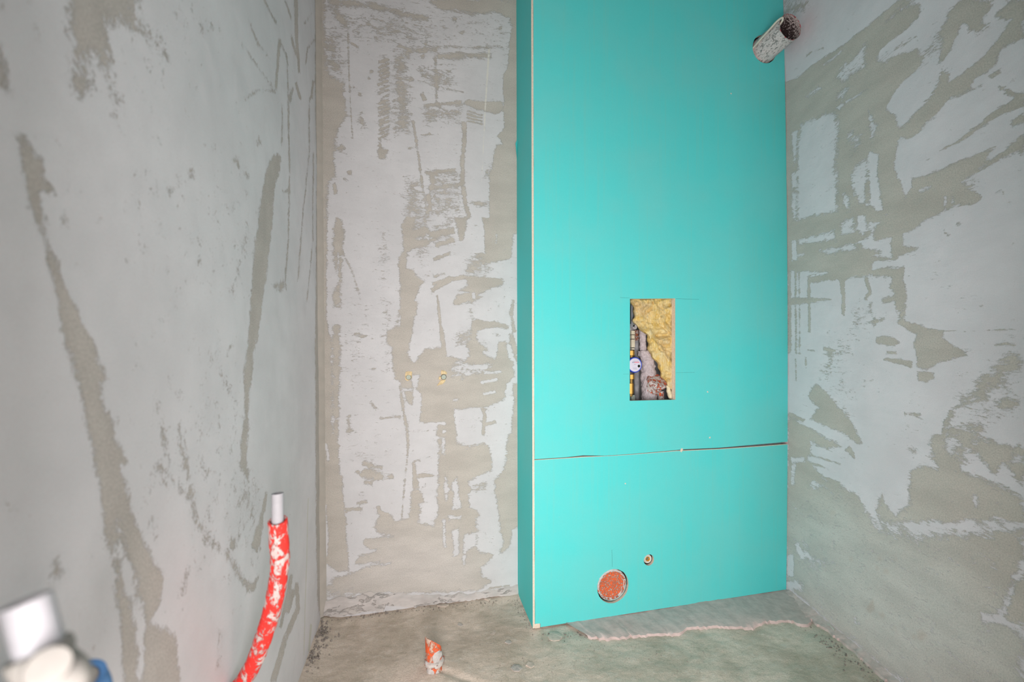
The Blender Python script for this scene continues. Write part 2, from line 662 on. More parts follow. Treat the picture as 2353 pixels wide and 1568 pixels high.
    f.line(.75, 5, [(1290, 1120), (1420, 1110)], 22)
    f.line(.88, 4, [(1268, 1192), (1390, 1165)], 22)
    f.line(.85, 4, [(1285, 1275), (1375, 1255)], 24)
    f.line(.85, 4, [(1080, 1410), (1280, 1388)], 32)
    f.line(.75, 5, [(1065, 1320), (1110, 1310)], 24)
    for i in range(4):
        f.line(.8, 4, [(1095, 1465 + i * 30), (1280, 1440 + i * 30)], 17)
    f.line(.1, 4, [(1280, 1375), (1300, 1420), (1285, 1568)], 22)
    f.line(.12, 4, [(1305, 1495), (1380, 1470)], 24)
    f.poly(.15, 5, [(1470, 840), (1500, 840), (1530, 950), (1535, 1060), (1505, 1000)])
    f.line(.3, 5, [(1505, 590), (1490, 700), (1510, 830)], 26)
    f.blot(.1, 3, (1440, 573), 8)
    f.poly(.1, 5, [(1495, 1200), (1545, 1190), (1545, 1568), (1485, 1568), (1510, 1300)])
    f.line(.2, 5, [(685, 1210), (715, 1400), (745, 1568)], 20)
    f.poly(.15, 5, [(715, 1250), (780, 1250), (775, 1350), (750, 1345)])
    f.line(.85, 4, [(740, 1330), (735, 1400), (760, 1480)], 22)
    f.line(.2, 5, [(540, 1445), (690, 1435)], 15)
    f.poly(.78, 20, [(300, 500), (460, 640), (470, 1300), (300, 1300), (290, 800)])
    f.line(.3, 6, [(470, 1330), (520, 1385)], 22)
    f.line(.3, 8, [(318, 1420), (322, 1568)], 24)
    f.line(.75, 5, [(825, 1490), (990, 1485)], 20)
    f.line(.75, 5, [(825, 1530), (960, 1530)], 18)
    f.blot(.95, 3, (1005, 1488), 18, ry=12)
    f.blot(.95, 3, (1005, 1540), 16, ry=12)
    for i in range(10):
        x, y = random.uniform(300, 620), random.uniform(560, 1150)
        f.line(.3, 4, [(x, y), (x + random.uniform(20, 50), y - random.uniform(0, 14))], 8)

    f.crop(700, 1000, K)
    f.poly(.80, 15, [(300, 0), (560, 0), (580, 260), (300, 260)])
    f.poly(.06, 5, [(105, 0), (240, 0), (250, 270), (270, 300), (280, 450), (300, 640), (305, 800), (320, 980), (250, 990), (140, 920), (105, 920)])
    f.line(.9, 5, [(148, 60), (165, 120), (168, 190)], 24, 16)
    f.line(.85, 5, [(148, 500), (155, 640), (158, 760), (145, 880)], 18, 34)
    f.poly(.10, 6, [(510, 640), (560, 560), (630, 580), (640, 620), (760, 600), (770, 420), (790, 390), (830, 400), (860, 470), (830, 500), (830, 630), (930, 670), (960, 540), (960, 300), (970, 0), (1090, 0), (1090, 60), (1180, 80), (1290, 60), (1330, 100), (1350, 180), (1350, 250), (1280, 290), (1180, 330), (1230, 400), (1180, 420), (1190, 520), (1280, 530), (1290, 570), (1230, 600), (1250, 680), (1240, 800), (1260, 850), (1370, 860), (1330, 900), (1270, 960), (1280, 1010), (1340, 1060), (1250, 1120), (600, 1140), (400, 1140), (250, 1190), (140, 1190), (140, 1050), (330, 1000), (450, 950), (620, 930), (620, 915), (360, 935), (400, 870), (520, 850), (520, 820), (440, 800), (430, 760), (510, 740), (640, 730), (520, 700)])
    f.poly(.95, 50, [(430, 700), (1000, 690), (1300, 900), (1250, 1150), (140, 1200), (300, 1000), (450, 850)], ch=1)
    for P in ([(1010, 290), (1030, 310), (1040, 400), (1022, 480), (1000, 410)], [(1060, 345), (1100, 305), (1110, 420), (1130, 530), (1060, 540), (1072, 440)],
              [(1060, 690), (1112, 670), (1110, 870), (1075, 875)], [(1150, 715), (1240, 700), (1228, 800), (1165, 850), (1147, 950), (1138, 900)],
              [(1180, 340), (1260, 290), (1410, 265), (1370, 330), (1362, 470), (1325, 420), (1200, 400)], [(1180, 425), (1310, 415), (1312, 560), (1335, 650), (1290, 590), (1200, 520)],
              [(1400, 580), (1410, 700), (1437, 750), (1400, 860), (1370, 900), (1390, 720)], [(1045, 585), (1130, 580), (1125, 610), (1045, 605)],
              [(985, 20), (1010, 20), (1008, 140), (990, 130)]):
        f.poly(.88, 5, P)
    f.line(.7, 5, [(1005, 600), (1005, 720), (1010, 810)], 26)
    f.poly(.4, 7, [(1200, 370), (1310, 340), (1300, 400), (1230, 410)])
    f.poly(.1, 6, [(1470, 0), (1550, 0), (1550, 660), (1490, 680), (1490, 770), (1440, 840), (1400, 860), (1437, 770), (1412, 700), (1400, 560), (1370, 420), (1375, 330), (1440, 240), (1460, 60)])
    f.poly(.12, 7, [(400, 270), (440, 250), (540, 265), (575, 300), (560, 325), (450, 320)])
    f.line(.25, 6, [(370, 255), (420, 300)], 20)
    f.line(.2, 6, [(430, 340), (490, 352)], 24)
    f.line(.2, 6, [(420, 205), (560, 235)], 26)
    f.blot(.15, 4, (622, 303), 20, ry=14)
    f.line(.1, 5, [(820, 295), (935, 292)], 32, 14)
    f.line(.09, 5, [(785, 205), (795, 290), (800, 380)], 16, 46)
    f.line(.15, 5, [(742, 0), (745, 110)], 18)
    f.line(.25, 4, [(745, 110), (730, 250), (710, 470), (700, 600)], 10)
    f.line(.2, 6, [(375, 490), (450, 480)], 18)
    f.line(.12, 6, [(300, 540), (415, 533)], 28, 16)
    f.line(.2, 4, [(848, 375), (872, 368), (868, 340)], 9)
    f.line(.2, 5, [(775, 195), (835, 180)], 14)
    f.line(.2, 5, [(530, 510), (545, 560), (600, 585)], 26)
    f.line(.05, 6, [(430, 770), (500, 790)], 50)
    f.poly(.85, 6, [(130, 935), (190, 950), (200, 1080), (130, 1090)])
    f.line(.1, 3, [(1330, 1105), (1480, 1085)], 10)
    f.poly(.55, 12, [(140, 1130), (330, 1100), (430, 1150), (300, 1260), (140, 1250)])
    f.line(.1, 3, [(320, 1250), (420, 1160), (440, 1140)], 14, 8)


def paint_right(f):
    K = 2.6128
    f.crop(1790, 0, K)
    f.poly(.40, 14, [(30, 0), (190, 0), (150, 60), (90, 90), (30, 80)])
    f.poly(B_, 5, [(35, 490), (100, 478), (200, 395), (300, 325), (390, 270), (560, 130), (720, 0), (800, 0), (850, 40), (830, 110), (760, 180), (640, 270), (600, 300), (590, 360), (700, 330), (830, 300), (890, 340), (830, 420), (720, 510), (650, 640), (700, 690), (710, 760), (760, 770), (820, 720), (830, 790), (800, 815), (720, 820), (700, 940), (690, 1020), (720, 1080), (760, 1190), (800, 1120), (800, 1070), (880, 1060), (960, 1030), (1080, 970), (1295, 885), (1220, 1000), (1100, 1090), (1160, 1150), (1215, 1190), (1180, 1222), (1080, 1230), (960, 1280), (880, 1320), (800, 1380), (740, 1410), (740, 1480), (835, 1490), (800, 1510), (720, 1535), (700, 1568), (40, 1568)])
    f.poly(.90, 8, [(130, 745), (340, 665), (355, 780), (345, 1000), (352, 1180), (350, 1270), (230, 1290), (110, 1330), (115, 900)])
    f.line(.5, 10, [(350, 700), (340, 1000), (352, 1260)], 22)
    f.poly(.85, 6, [(75, 790), (112, 790), (105, 960), (88, 1000)])
    f.poly(.75, 6, [(72, 1040), (108, 1030), (112, 1130), (75, 1140)])
    f.poly(.7, 8, [(70, 1150), (110, 1150), (108, 1330), (78, 1330)])
    f.poly(.72, 10, [(515, 265), (530, 330), (522, 410), (420, 470), (390, 510), (430, 520), (385, 590), (340, 600), (350, 565), (400, 515), (335, 475), (360, 420), (450, 340)])
    f.line(.8, 5, [(400, 615), (540, 528)], 14)
    f.line(.8, 6, [(350, 660), (385, 620)], 30)
    f.line(.6, 7, [(165, 590), (250, 520)], 28)
    f.poly(.68, 10, [(590, 355), (640, 300), (760, 240), (840, 185), (840, 255), (740, 300), (640, 372)])
    f.line(.58, 8, [(640, 130), (740, 50), (830, 10)], 26)
    f.line(.62, 8, [(250, 400), (330, 350), (380, 300)], 18)
    f.poly(.9, 7, [(640, 660), (720, 540), (800, 470), (850, 400), (900, 330), (950, 230), (990, 250), (970, 380), (940, 440), (952, 510), (900, 600), (870, 640), (850, 700), (735, 755), (700, 720), (715, 690), (660, 670)])
    f.poly(.75, 6, [(533, 640), (560, 700), (590, 770), (560, 830), (548, 880), (540, 760)])
    f.poly(.93, 5, [(540, 910), (600, 930), (592, 1060), (612, 1180), (628, 1260), (590, 1272), (545, 1230), (538, 1100)])
    f.poly(.80, 7, [(430, 1060), (460, 990), (532, 950), (532, 1080), (537, 1240), (490, 1230), (450, 1160)])
    f.line(.3, 7, [(530, 1090), (530, 1220)], 30)
    f.poly(.55, 10, [(415, 780), (490, 790), (500, 850), (440, 940), (412, 860)])
    f.poly(.65, 8, [(380, 1150), (430, 1180), (432, 1270), (385, 1270)])
    f.poly(.78, 7, [(370, 1340), (450, 1300), (455, 1400), (370, 1420)])
    f.poly(.9, 5, [(470, 1290), (522, 1290), (525, 1390), (500, 1410), (470, 1375)])
    f.poly(.75, 7, [(540, 1330), (640, 1290), (580, 1370), (560, 1410), (538, 1380)])
    f.line(.12, 6, [(560, 1290), (600, 1310), (560, 1330)], 26)
    f.poly(.92, 5, [(480, 1450), (560, 1410), (580, 1440), (672, 1430), (672, 1548), (560, 1540), (612, 1512), (510, 1490)])
    f.poly(.82, 7, [(110, 1435), (230, 1410), (335, 1380), (342, 1440), (220, 1458), (115, 1470)])
    f.poly(.8, 7, [(240, 1500), (480, 1462), (480, 1505), (270, 1528)])
    f.line(.8, 5, [(90, 1440), (92, 1568)], 30)
    f.line(.7, 5, [(108, 1535), (155, 1525)], 20)
    f.line(.8, 4, [(1000, 1180), (995, 1260)], 14)
    f.line(.75, 4, [(1042, 1180), (1040, 1230)], 14)
    f.line(.7, 5, [(840, 1150), (920, 1115)], 16)
    f.poly(B_, 6, [(715, 790), (800, 700), (860, 640), (920, 570), (955, 500), (975, 430), (1025, 425), (1020, 490), (1090, 450), (1200, 360), (1260, 300), (1310, 230), (1385, 130), (1280, 110), (1190, 210), (1100, 150), (1080, 220), (1050, 270), (1000, 380), (965, 385), (980, 250), (940, 220), (1000, 130), (1010, 80), (1090, 0), (1471, 0), (1471, 220), (1340, 290), (1300, 380), (1180, 470), (1130, 550), (1020, 600), (950, 700), (900, 720), (840, 790), (800, 820), (715, 830)])
    f.poly(.88, 6, [(1210, 140), (1260, 60), (1300, 0), (1385, 0), (1290, 100), (1230, 145)])
    f.poly(.93, 6, [(1100, 155), (1190, 215), (1290, 135), (1375, 125), (1300, 240), (1180, 375), (1060, 455), (1030, 425), (970, 400), (1040, 285)])
    f.line(.35, 6, [(1180, 215), (1260, 150)], 18)
    f.line(.8, 6, [(950, 700), (1045, 598)], 26, 16)
    f.line(.08, 6, [(960, 908), (1100, 832), (1200, 762), (1290, 690), (1390, 640), (1471, 605)], 5, 62)
    f.line(.15, 6, [(1320, 525), (1400, 560), (1471, 580)], 14, 40)
    f.line(.12, 6, [(1395, 740), (1471, 705)], 34, 50)
    f.line(.15, 6, [(1270, 460), (1335, 430)], 26)
    f.line(.12, 7, [(1220, 1005), (1330, 940), (1400, 900), (1471, 830)], 30, 50)
    f.line(.12, 7, [(1385, 870), (1471, 910)], 46)
    f.line(.4, 7, [(1130, 560), (1220, 510)], 20)
    f.poly(.55, 12, [(1080, 1090), (1230, 1000), (1200, 1110), (1130, 1150)])
    f.poly(.6, 12, [(830, 330), (900, 240), (960, 200), (950, 340), (880, 400)])
    f.line(.3, 5, [(985, 1385), (1020, 1420)], 18)
    f.blot(.4, 5, (1080, 1350), 20)
    f.blot(.4, 5, (1385, 1222), 14)
    f.line(.4, 4, [(1300, 1155), (1345, 1140), (1345, 1170)], 10)
    f.line(.3, 5, [(165, 335), (225, 300), (270, 290)], 10)

    f.crop(1790, 600, K)
    f.poly(.06, 5, [(45, 0), (560, 0), (570, 45), (700, 45), (745, 38), (745, 85), (690, 92), (540, 90), (370, 110), (180, 130), (165, 95), (250, 65), (45, 62)])
    f.line(.85, 6, [(560, 42), (640, 25), (715, 8)], 16)
    f.line(.65, 5, [(190, 90), (300, 70)], 22)
    f.poly(.06, 5, [(690, 80), (747, 40), (742, 120), (772, 190), (755, 295), (703, 298), (700, 200), (668, 160)])
    f.line(.12, 6, [(618, 240), (700, 218)], 30)
    f.line(.2, 8, [(742, 290), (735, 375)], 36)
    f.line(.14, 5, [(180, 120), (182, 430)], 18, 14)
    f.line(.1, 5, [(378, 110), (385, 200), (386, 325)], 34, 16)
    f.line(.1, 5, [(520, 105), (540, 160), (545, 190), (518, 235)], 24)
    f.line(.2, 8, [(545, 245), (550, 310)], 24)
    f.poly(.1, 5, [(545, 300), (575, 335), (635, 348), (600, 365), (570, 400), (560, 340)])
    f.line(.12, 6, [(55, 245), (200, 235), (315, 232)], 46, 6)
    f.poly(.05, 4, [(718, 368), (765, 362), (850, 385), (910, 415), (985, 418), (980, 460), (1060, 510), (1115, 560), (1080, 578), (960, 605), (900, 650), (830, 640), (830, 590), (810, 490), (830, 440), (740, 395)])
    f.line(.2, 2, [(905, 417), (1120, 422)], 9, 5)
    f.line(.35, 2, [(1120, 422), (1300, 415), (1471, 413)], 5)
    f.poly(.05, 4, [(588, 458), (620, 450), (690, 460), (722, 490), (685, 516), (630, 502), (580, 492)])
    f.line(.08, 4, [(645, 550), (705, 550)], 16)
    f.line(.08, 4, [(625, 592), (720, 600), (800, 622)], 14, 42)
    f.poly(.06, 4, [(835, 665), (932, 672), (930, 710), (880, 736), (838, 712)])
    for x, w_ in ((62, 22), (100, 12), (122, 9)):
        f.line(.28, 6, [(x, 60), (x + 2, 560)], w_)
    f.line(.35, 5, [(160, 580), (162, 640)], 9)
    f.line(.4, 5, [(100, 580), (102, 720)], 8)
    f.line(.64, 40, [(330, 560), (400, 450), (540, 300)], 110)
    f.line(.52, 25, [(270, 720), (310, 600), (340, 540)], 70)
    f.poly(.72, 30, [(330, 560), (430, 640), (480, 900), (380, 920), (320, 760)])
    f.line(.2, 4, [(265, 530), (340, 540)], 14, 8)
    f.line(.3, 4, [(170, 535), (215, 537)], 12)
    f.poly(.08, 6, [(222, 738), (290, 790), (350, 870), (430, 960), (497, 1090), (470, 1102), (400, 1040), (300, 1000), (185, 950), (240, 880), (180, 830), (185, 785)])
    f.line(.1, 5, [(60, 915), (150, 962)], 22)
    f.poly(.09, 7, [(55, 935), (150, 985), (260, 1050), (375, 1108), (290, 1130), (190, 1085), (190, 1150), (160, 1205), (55, 1190)])
    f.line(.25, 6, [(410, 1120), (460, 1190)], 40, 12)
    f.poly(.15, 8, [(50, 1200), (180, 1200), (260, 1300), (360, 1340), (440, 1390), (500, 1450), (545, 1568), (50, 1568)])
    f.poly(.95, 4, [(75, 1180), (150, 1178), (155, 1205), (80, 1208)])
    for a, b in (((190, 1165), (370, 1220)), ((180, 1210), (300, 1250)), ((230, 1280), (360, 1335))):
        f.line(.25, 4, [a, b], 13, 8)
    f.line(.7, 7, [(190, 1340), (320, 1405)], 50)
    f.line(.7, 6, [(215, 1462), (290, 1490)], 30)
    f.line(.6, 5, [(300, 1370), (325, 1470)], 22)
    f.line(.75, 5, [(90, 1220), (80, 1350)], 26)
    f.line(.75, 6, [(98, 1440), (96, 1568)], 36)
    f.poly(.13, 7, [(585, 1568), (590, 1490), (602, 1430), (620, 1405), (640, 1450), (660, 1495), (700, 1520), (760, 1480), (775, 1465), (780, 1350), (790, 1270), (820, 1230), (880, 1222), (945, 1250), (890, 1165), (915, 1050), (950, 1035), (980, 1062), (992, 1000), (1030, 900), (1060, 930), (1000, 1000), (992, 1070), (1000, 1140), (1060, 1185), (1110, 1200), (1100, 1255), (1180, 1290), (1260, 1330), (1340, 1350), (1471, 1430), (1471, 1568)])
    f.line(.10, 4, [(985, 1060), (1000, 980), (1040, 890), (1100, 865), (1200, 838), (1300, 826)], 18, 8)
    f.poly(.55, 30, [(1090, 930), (1160, 760), (1280, 620), (1400, 570), (1471, 600), (1471, 830), (1380, 890), (1250, 930), (1180, 1060), (1080, 1190), (1070, 1050)])
    f.poly(.15, 12, [(1080, 1010), (1190, 1010), (1170, 1100), (1110, 1200), (1060, 1180)])
    f.poly(.3, 14, [(1230, 700), (1330, 600), (1300, 720), (1200, 830), (1130, 830)])
    f.blot(.2, 10, (1400, 600), 40)
    f.blot(.3, 10, (1370, 840), 40)
    f.line(.3, 7, [(1030, 1000), (1035, 1060)], 34)
    f.poly(.82, 20, [(740, 870), (900, 860), (890, 1200), (760, 1190)])
    f.line(.3, 4, [(755, 922), (850, 922)], 10)
    f.line(.3, 6, [(775, 1130), (825, 1145)], 24)
    f.line(.3, 4, [(510, 722), (565, 718)], 8)
    f.line(.25, 4, [(1300, 505), (1350, 495), (1420, 508)], 12)
    f.poly(.12, 7, [(1210, 1090), (1280, 1080), (1390, 1120), (1405, 1190), (1340, 1200), (1300, 1275), (1215, 1200), (1180, 1150)])
    f.poly(.08, 6, [(1370, 1215), (1471, 1200), (1471, 1375), (1405, 1310)])
    f.line(.1, 6, [(1420, 1125), (1471, 1155)], 52)

    f.crop(1790, 1000, 2.7602)
    f.poly(.22, 10, [(45, 360), (330, 320), (480, 390), (560, 490), (640, 600), (720, 570), (900, 640), (1560, 600), (1560, 1600), (800, 1600), (45, 960)])
    f.poly(.9, 55, [(60, 480), (420, 420), (600, 590), (700, 580), (900, 660), (1100, 800), (1560, 1300), (1560, 1600), (800, 1600), (45, 960)], ch=1)
    f.poly(.55, 20, [(100, 700), (180, 700), (260, 800), (210, 850), (130, 800)])
    f.poly(.85, 7, [(50, 930), (110, 920), (155, 950), (150, 985), (60, 980)])
    f.line(.8, 5, [(115, 690), (150, 780)], 24)
    f.line(.8, 5, [(72, 760), (75, 900)], 40)
    f.poly(.62, 10, [(620, 560), (630, 470), (660, 540), (800, 620), (890, 640), (880, 680), (740, 640)])
    f.poly(.02, 5, [(550, 1105), (600, 1035), (605, 1110), (572, 1132)])
    f.poly(-.0, 1, [(550, 1105), (600, 1035), (605, 1110), (572, 1132)], ch=1)
    f.line(.75, 7, [(1240, 375), (1250, 470)], 28)
    f.line(.6, 7, [(1340, 410), (1400, 440)], 16)
    f.line(.6, 7, [(1340, 515), (1410, 530)], 16)
    f.poly(.05, 7, [(1432, 1150), (1470, 1020), (1520, 920), (1560, 880), (1560, 1200)])
    f.poly(0, 7, [(1432, 1150), (1470, 1020), (1520, 920), (1560, 880), (1560, 1200)], ch=1)
    f.line(.8, 7, [(1400, 1170), (1450, 1060), (1490, 930), (1560, 820)], 44)
    f.line(.8, 7, [(1290, 1150), (1420, 1180), (1500, 1220), (1560, 1210)], 40)
    f.line(.05, 3, [(720, 970), (800, 1020), (885, 1078)], 14)
    f.line(.05, 3, [(865, 903), (1000, 972)], 10)
    f.line(.08, 3, [(1060, 1010), (1115, 1045)], 10)
    for x, y, r in ((640, 785, 14), (625, 842, 12), (680, 865, 16), (655, 1145, 16), (905, 1275, 34), (855, 1282, 12), (970, 822, 8), (735, 1222, 8), (740, 790, 10), (1115, 604, 8), (455, 790, 12), (340, 490, 20)):
        f.blot(0, 4, (x, y), r)
        f.blot(.1, 3, (x, y), r, ch=1)
    f.line(.9, 5, [(485, 1160), (485, 1190), (515, 1195)], 18)


def paint_left(f):
    f.crop(0, 0, 2.0)
    f.poly(.78, 40, [(520, 0), (900, 0), (860, 260), (740, 360), (560, 300), (500, 100)])
    f.poly(.08, 9, [(320, -60), (640, -60), (640, 40), (600, 110), (560, 90), (490, 90), (490, 180), (505, 260), (510, 360), (550, 460), (520, 440), (480, 360), (450, 250), (410, 240), (410, 400), (385, 430), (345, 405), (330, 230), (320, 150)])
    f.line(.45, 14, [(600, 60), (680, 160), (760, 260)], 70, 20)
    f.line(.5, 10, [(380, 420), (430, 530)], 40, 10)
    f.line(.5, 10, [(500, 430), (545, 600)], 36, 8)
    f.line(.55, 14, [(860, 120), (940, 125), (1015, 140)], 20, 40)
    f.line(.25, 5, [(-10, 200), (20, 400)], 30)
    f.line(.25, 5, [(35, 440), (80, 530)], 22, 14)
    f.line(.55, 6, [(130, -20), (150, 80), (190, 260)], 26, 12)
    f.line(.35, 5, [(10, 0), (20, 60)], 30)
    f.poly(.04, 3.5, [(70, 615), (110, 630), (160, 690), (200, 750), (205, 820), (245, 850), (260, 900), (190, 880), (200, 960), (210, 1060), (260, 1200), (300, 1330), (360, 1430), (420, 1600), (310, 1600), (250, 1330), (195, 1100), (142, 940), (104, 790)])
    f.line(.45, 10, [(612, 870), (635, 1040), (672, 1240)], 24, 12)
    f.line(.6, 10, [(735, 1040), (775, 1130)], 22)
    f.poly(.82, 60, [(560, 600), (1150, 560), (1180, 1300), (760, 1500), (560, 1200)])
    for x, y, r in ((733, 652, 12), (965, 738, 8), (1087, 740, 12), (1130, 805, 10), (880, 800, 8), (710, 880, 9), (808, 1390, 8), (320, 803, 16), (1190, 655, 14), (1095, 1252, 9), (1128, 885, 7), (300, 1020, 18)):
        f.blot(.42, 6, (x, y), r)
    f.poly(.05, 6, [(1255, 722), (1275, 712), (1292, 716), (1285, 790), (1262, 860), (1250, 1050), (1232, 1200), (1205, 1380), (1185, 1568), (1143, 1568), (1160, 1300), (1173, 1120), (1190, 1000), (1210, 850), (1230, 765)])
    f.line(.6, 12, [(1140, 980), (1115, 1150), (1070, 1330)], 22)
    f.line(.2, 6, [(1283, 185), (1275, 300), (1268, 405)], 12)
    f.line(.4, 7, [(1125, 460), (1190, 412), (1270, 422)], 14)
    f.line(.35, 8, [(1283, 185), (1320, 262), (1325, 400), (1330, 780), (1325, 1100), (1310, 1310)], 9)
    f.poly(.25, 8, [(1250, 1310), (1300, 1285), (1315, 1325), (1295, 1342)])
    f.line(.2, 6, [(1210, -10), (1265, 102)], 12, 7)
    f.line(.4, 8, [(1140, 80), (1180, 190), (1242, 275)], 14, 7)
    f.line(.5, 8, [(1110, 200), (1180, 300), (1260, 410)], 14)
    f.line(.16, 7, [(1360, -10), (1362, 180), (1375, 335)], 18, 10)
    f.line(.25, 7, [(1338, 165), (1362, 262)], 10)
    f.line(.3, 7, [(1310, 0), (1340, 90)], 10)
    f.line(.1, 6, [(1360, 378), (1381, 455)], 12)
    f.line(.2, 6, [(1441, 370), (1430, 455)], 10)
    f.line(.35, 7, [(1447, 180), (1415, 220), (1405, 300)], 8)
    f.line(.35, 7, [(1430, 60), (1400, 110)], 8)
    f.line(.4, 9, [(1422, 450), (1422, 700), (1392, 980), (1370, 1290)], 8)
    f.line(.4, 9, [(1440, 700), (1438, 1100), (1410, 1390)], 7)
    f.line(.4, 9, [(1300, 480), (1296, 660)], 10)
    f.line(.4, 9, [(1345, 400), (1330, 480)], 18)
    f.line(.35, 7, [(1300, 885), (1328, 872)], 12)
    f.poly(.12, 8, [(1447, -40), (1475, -40), (1475, 1600), (1450, 1600), (1455, 800), (1448, 400)])
    f.crop(0, 784, 2.0)
    f.poly(.78, 60, [(680, 300), (1000, 0), (1120, 300), (1150, 700), (1180, 1100), (960, 1100), (760, 700)])
    f.poly(.05, 5, [(318, 0), (428, 0), (450, 100), (505, 182), (460, 195), (470, 260), (490, 320), (532, 372), (508, 400), (550, 480), (585, 560), (550, 580), (590, 700), (600, 800), (650, 890), (690, 1000), (755, 1070), (735, 1200), (690, 1300), (800, 1350), (815, 1470), (835, 1620), (580, 1620), (560, 1350), (540, 1200), (510, 1000), (480, 800), (440, 600), (420, 480), (390, 300), (360, 170)])
    f.poly(.9, 6, [(528, 830), (560, 900), (590, 980), (622, 1050), (612, 1110), (640, 1090), (625, 1150), (660, 1220), (672, 1380), (655, 1600), (640, 1600), (615, 1250), (565, 1120), (535, 970)])
    f.line(.5, 10, [(728, 250), (750, 420), (770, 570)], 22, 18)
    f.line(.35, 8, [(822, 380), (855, 560), (880, 680), (908, 820), (950, 890), (1030, 970), (1100, 1080), (1160, 1140)], 9, 24)
    f.line(.4, 9, [(722, 570), (780, 622), (860, 715)], 22, 14)
    f.line(.5, 9, [(735, 600), (770, 690)], 14)
    f.line(.45, 9, [(870, 700), (890, 800), (955, 930)], 18, 8)
    f.poly(.25, 6, [(1105, 1085), (1130, 1110), (1165, 1120), (1188, 1085), (1165, 1150), (1140, 1145)])
    f.line(.5, 9, [(685, 810), (720, 890)], 12)
    f.poly(.09, 6, [(1143, 0), (1182, 0), (1165, 60), (1160, 150), (1145, 230), (1142, 300), (1138, 420), (1128, 540), (1142, 645), (1110, 590), (1105, 480), (1125, 330), (1123, 120)])
    f.line(.62, 12, [(955, 45), (1050, 200), (1110, 345)], 22)
    f.line(.35, 7, [(1070, 15), (1040, 50)], 16)
    f.poly(.14, 6, [(1218, 765), (1205, 870), (1197, 960), (1175, 962), (1155, 940), (1175, 860), (1202, 790)])
    f.poly(.62, 14, [(1060, 660), (1215, 670), (1160, 830), (1090, 900)])
    f.line(.25, 5, [(1225, 690), (1212, 780)], 16)
    f.line(.25, 6, [(1070, 910), (1065, 960)], 22)
    f.line(.35, 6, [(1150, 1000), (1160, 1030)], 12)
    f.line(.28, 6, [(1340, 1070), (1322, 1180), (1288, 1320)], 20, 14)
    f.line(.28, 6, [(1362, 1110), (1370, 1230), (1310, 1370), (1255, 1568)], 18, 30)
    f.line(.28, 6, [(1350, 1140), (1320, 1250)], 22)
    f.line(1, 2, [(1416, 720), (1408, 1080), (1395, 1450)], 4, ch=2)
    f.line(1, 3, [(1430, 1300), (1420, 1430)], 10, ch=2)
    f.poly(.12, 10, [(1448, 0), (1475, 0), (1482, 1280), (1462, 1240), (1452, 900)])
    f.line(.5, 12, [(1010, 1330), (1000, 1500)], 20)
    f.poly(.5, 14, [(1380, 1600), (1420, 1480), (1470, 1330), (1490, 1250), (1490, 1600)])
    for x, y, r in ((90, 1070, 16), (405, 990, 14), (850, 1050, 22), (840, 1150, 20), (270, 1060, 40), (460, 1370, 26), (60, 760, 30), (190, 240, 14)):
        f.blot(.5, 8, (x, y), r)


# ------------------------------------------------------------------ setting: walls
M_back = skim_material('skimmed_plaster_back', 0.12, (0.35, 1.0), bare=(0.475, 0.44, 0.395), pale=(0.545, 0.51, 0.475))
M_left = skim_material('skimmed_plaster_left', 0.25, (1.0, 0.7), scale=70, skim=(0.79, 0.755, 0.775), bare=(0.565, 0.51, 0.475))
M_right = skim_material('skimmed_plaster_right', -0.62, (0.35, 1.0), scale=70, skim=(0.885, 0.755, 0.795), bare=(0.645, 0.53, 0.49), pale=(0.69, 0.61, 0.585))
M_plain = simple('raw_plaster', (0.36, 0.35, 0.34), 0.95, var=0.06, scale=8, bump=0.001)

vz = np.concatenate([np.arange(0.0, 2.6, 0.0045), np.linspace(2.6, ZT, 8)])


def back_uv(px, py):
    p = at_y(px, py, YB)
    return p.x, p.z


wall_grid('wall_back', np.concatenate([np.arange(-0.45, 0.47, 0.0045), np.linspace(0.48, 1.75, 20)]), vz,
          lambda U, V, r: (U, YB + r, V), back_uv, 0.90, paint_back, M_back)


def left_uv(px, py):
    p = at_left(px, py)
    return p.y, p.z


wall_grid('wall_left', np.concatenate([np.linspace(-1.5, 0.3, 40), np.arange(0.306, 1.85, 0.005)]), vz,
          lambda U, V, r: (-0.371 - 0.0072 * V + r, U, V), left_uv, 0.97, paint_left, M_left)


def right_uv(px, py):
    p = at_right(px, py)
    return p.y, p.z


wall_grid('wall_right', np.concatenate([np.linspace(-1.5, 0.55, 40), np.arange(0.556, 1.84, 0.004)]), vz,
          lambda U, V, r: (1.637 + 0.0168 * V - 0.0086 * V * V - RS * (1.568 - U) + r, U, V), right_uv, 0.95, paint_right, M_right)

wall_back = bpy.data.objects['wall_back']
wall_left = bpy.data.objects['wall_left']
wall_right = bpy.data.objects['wall_right']

cv, cf = box_vf((0.6, 0.2, ZT + 0.05), (2.9, 3.5, 0.1))
struct(mesh('ceiling', cv, cf, M_plain))

# unseen wall, its opening shaped to shade the side walls near the camera
fw = [[(-0.40, 0.0), (-0.178, 0.0), (-0.178, 2.1), (0.58, 2.1), (0.58, 0.0), (1.36, 0.0), (1.36, ZT), (-0.40, ZT)]]
fv, ff, _ = plate(fw, 0.12, lambda a, b, d: Vector((a, 0.16 - d, b)))
struct(mesh('shade_wall_front', fv, ff, M_plain))

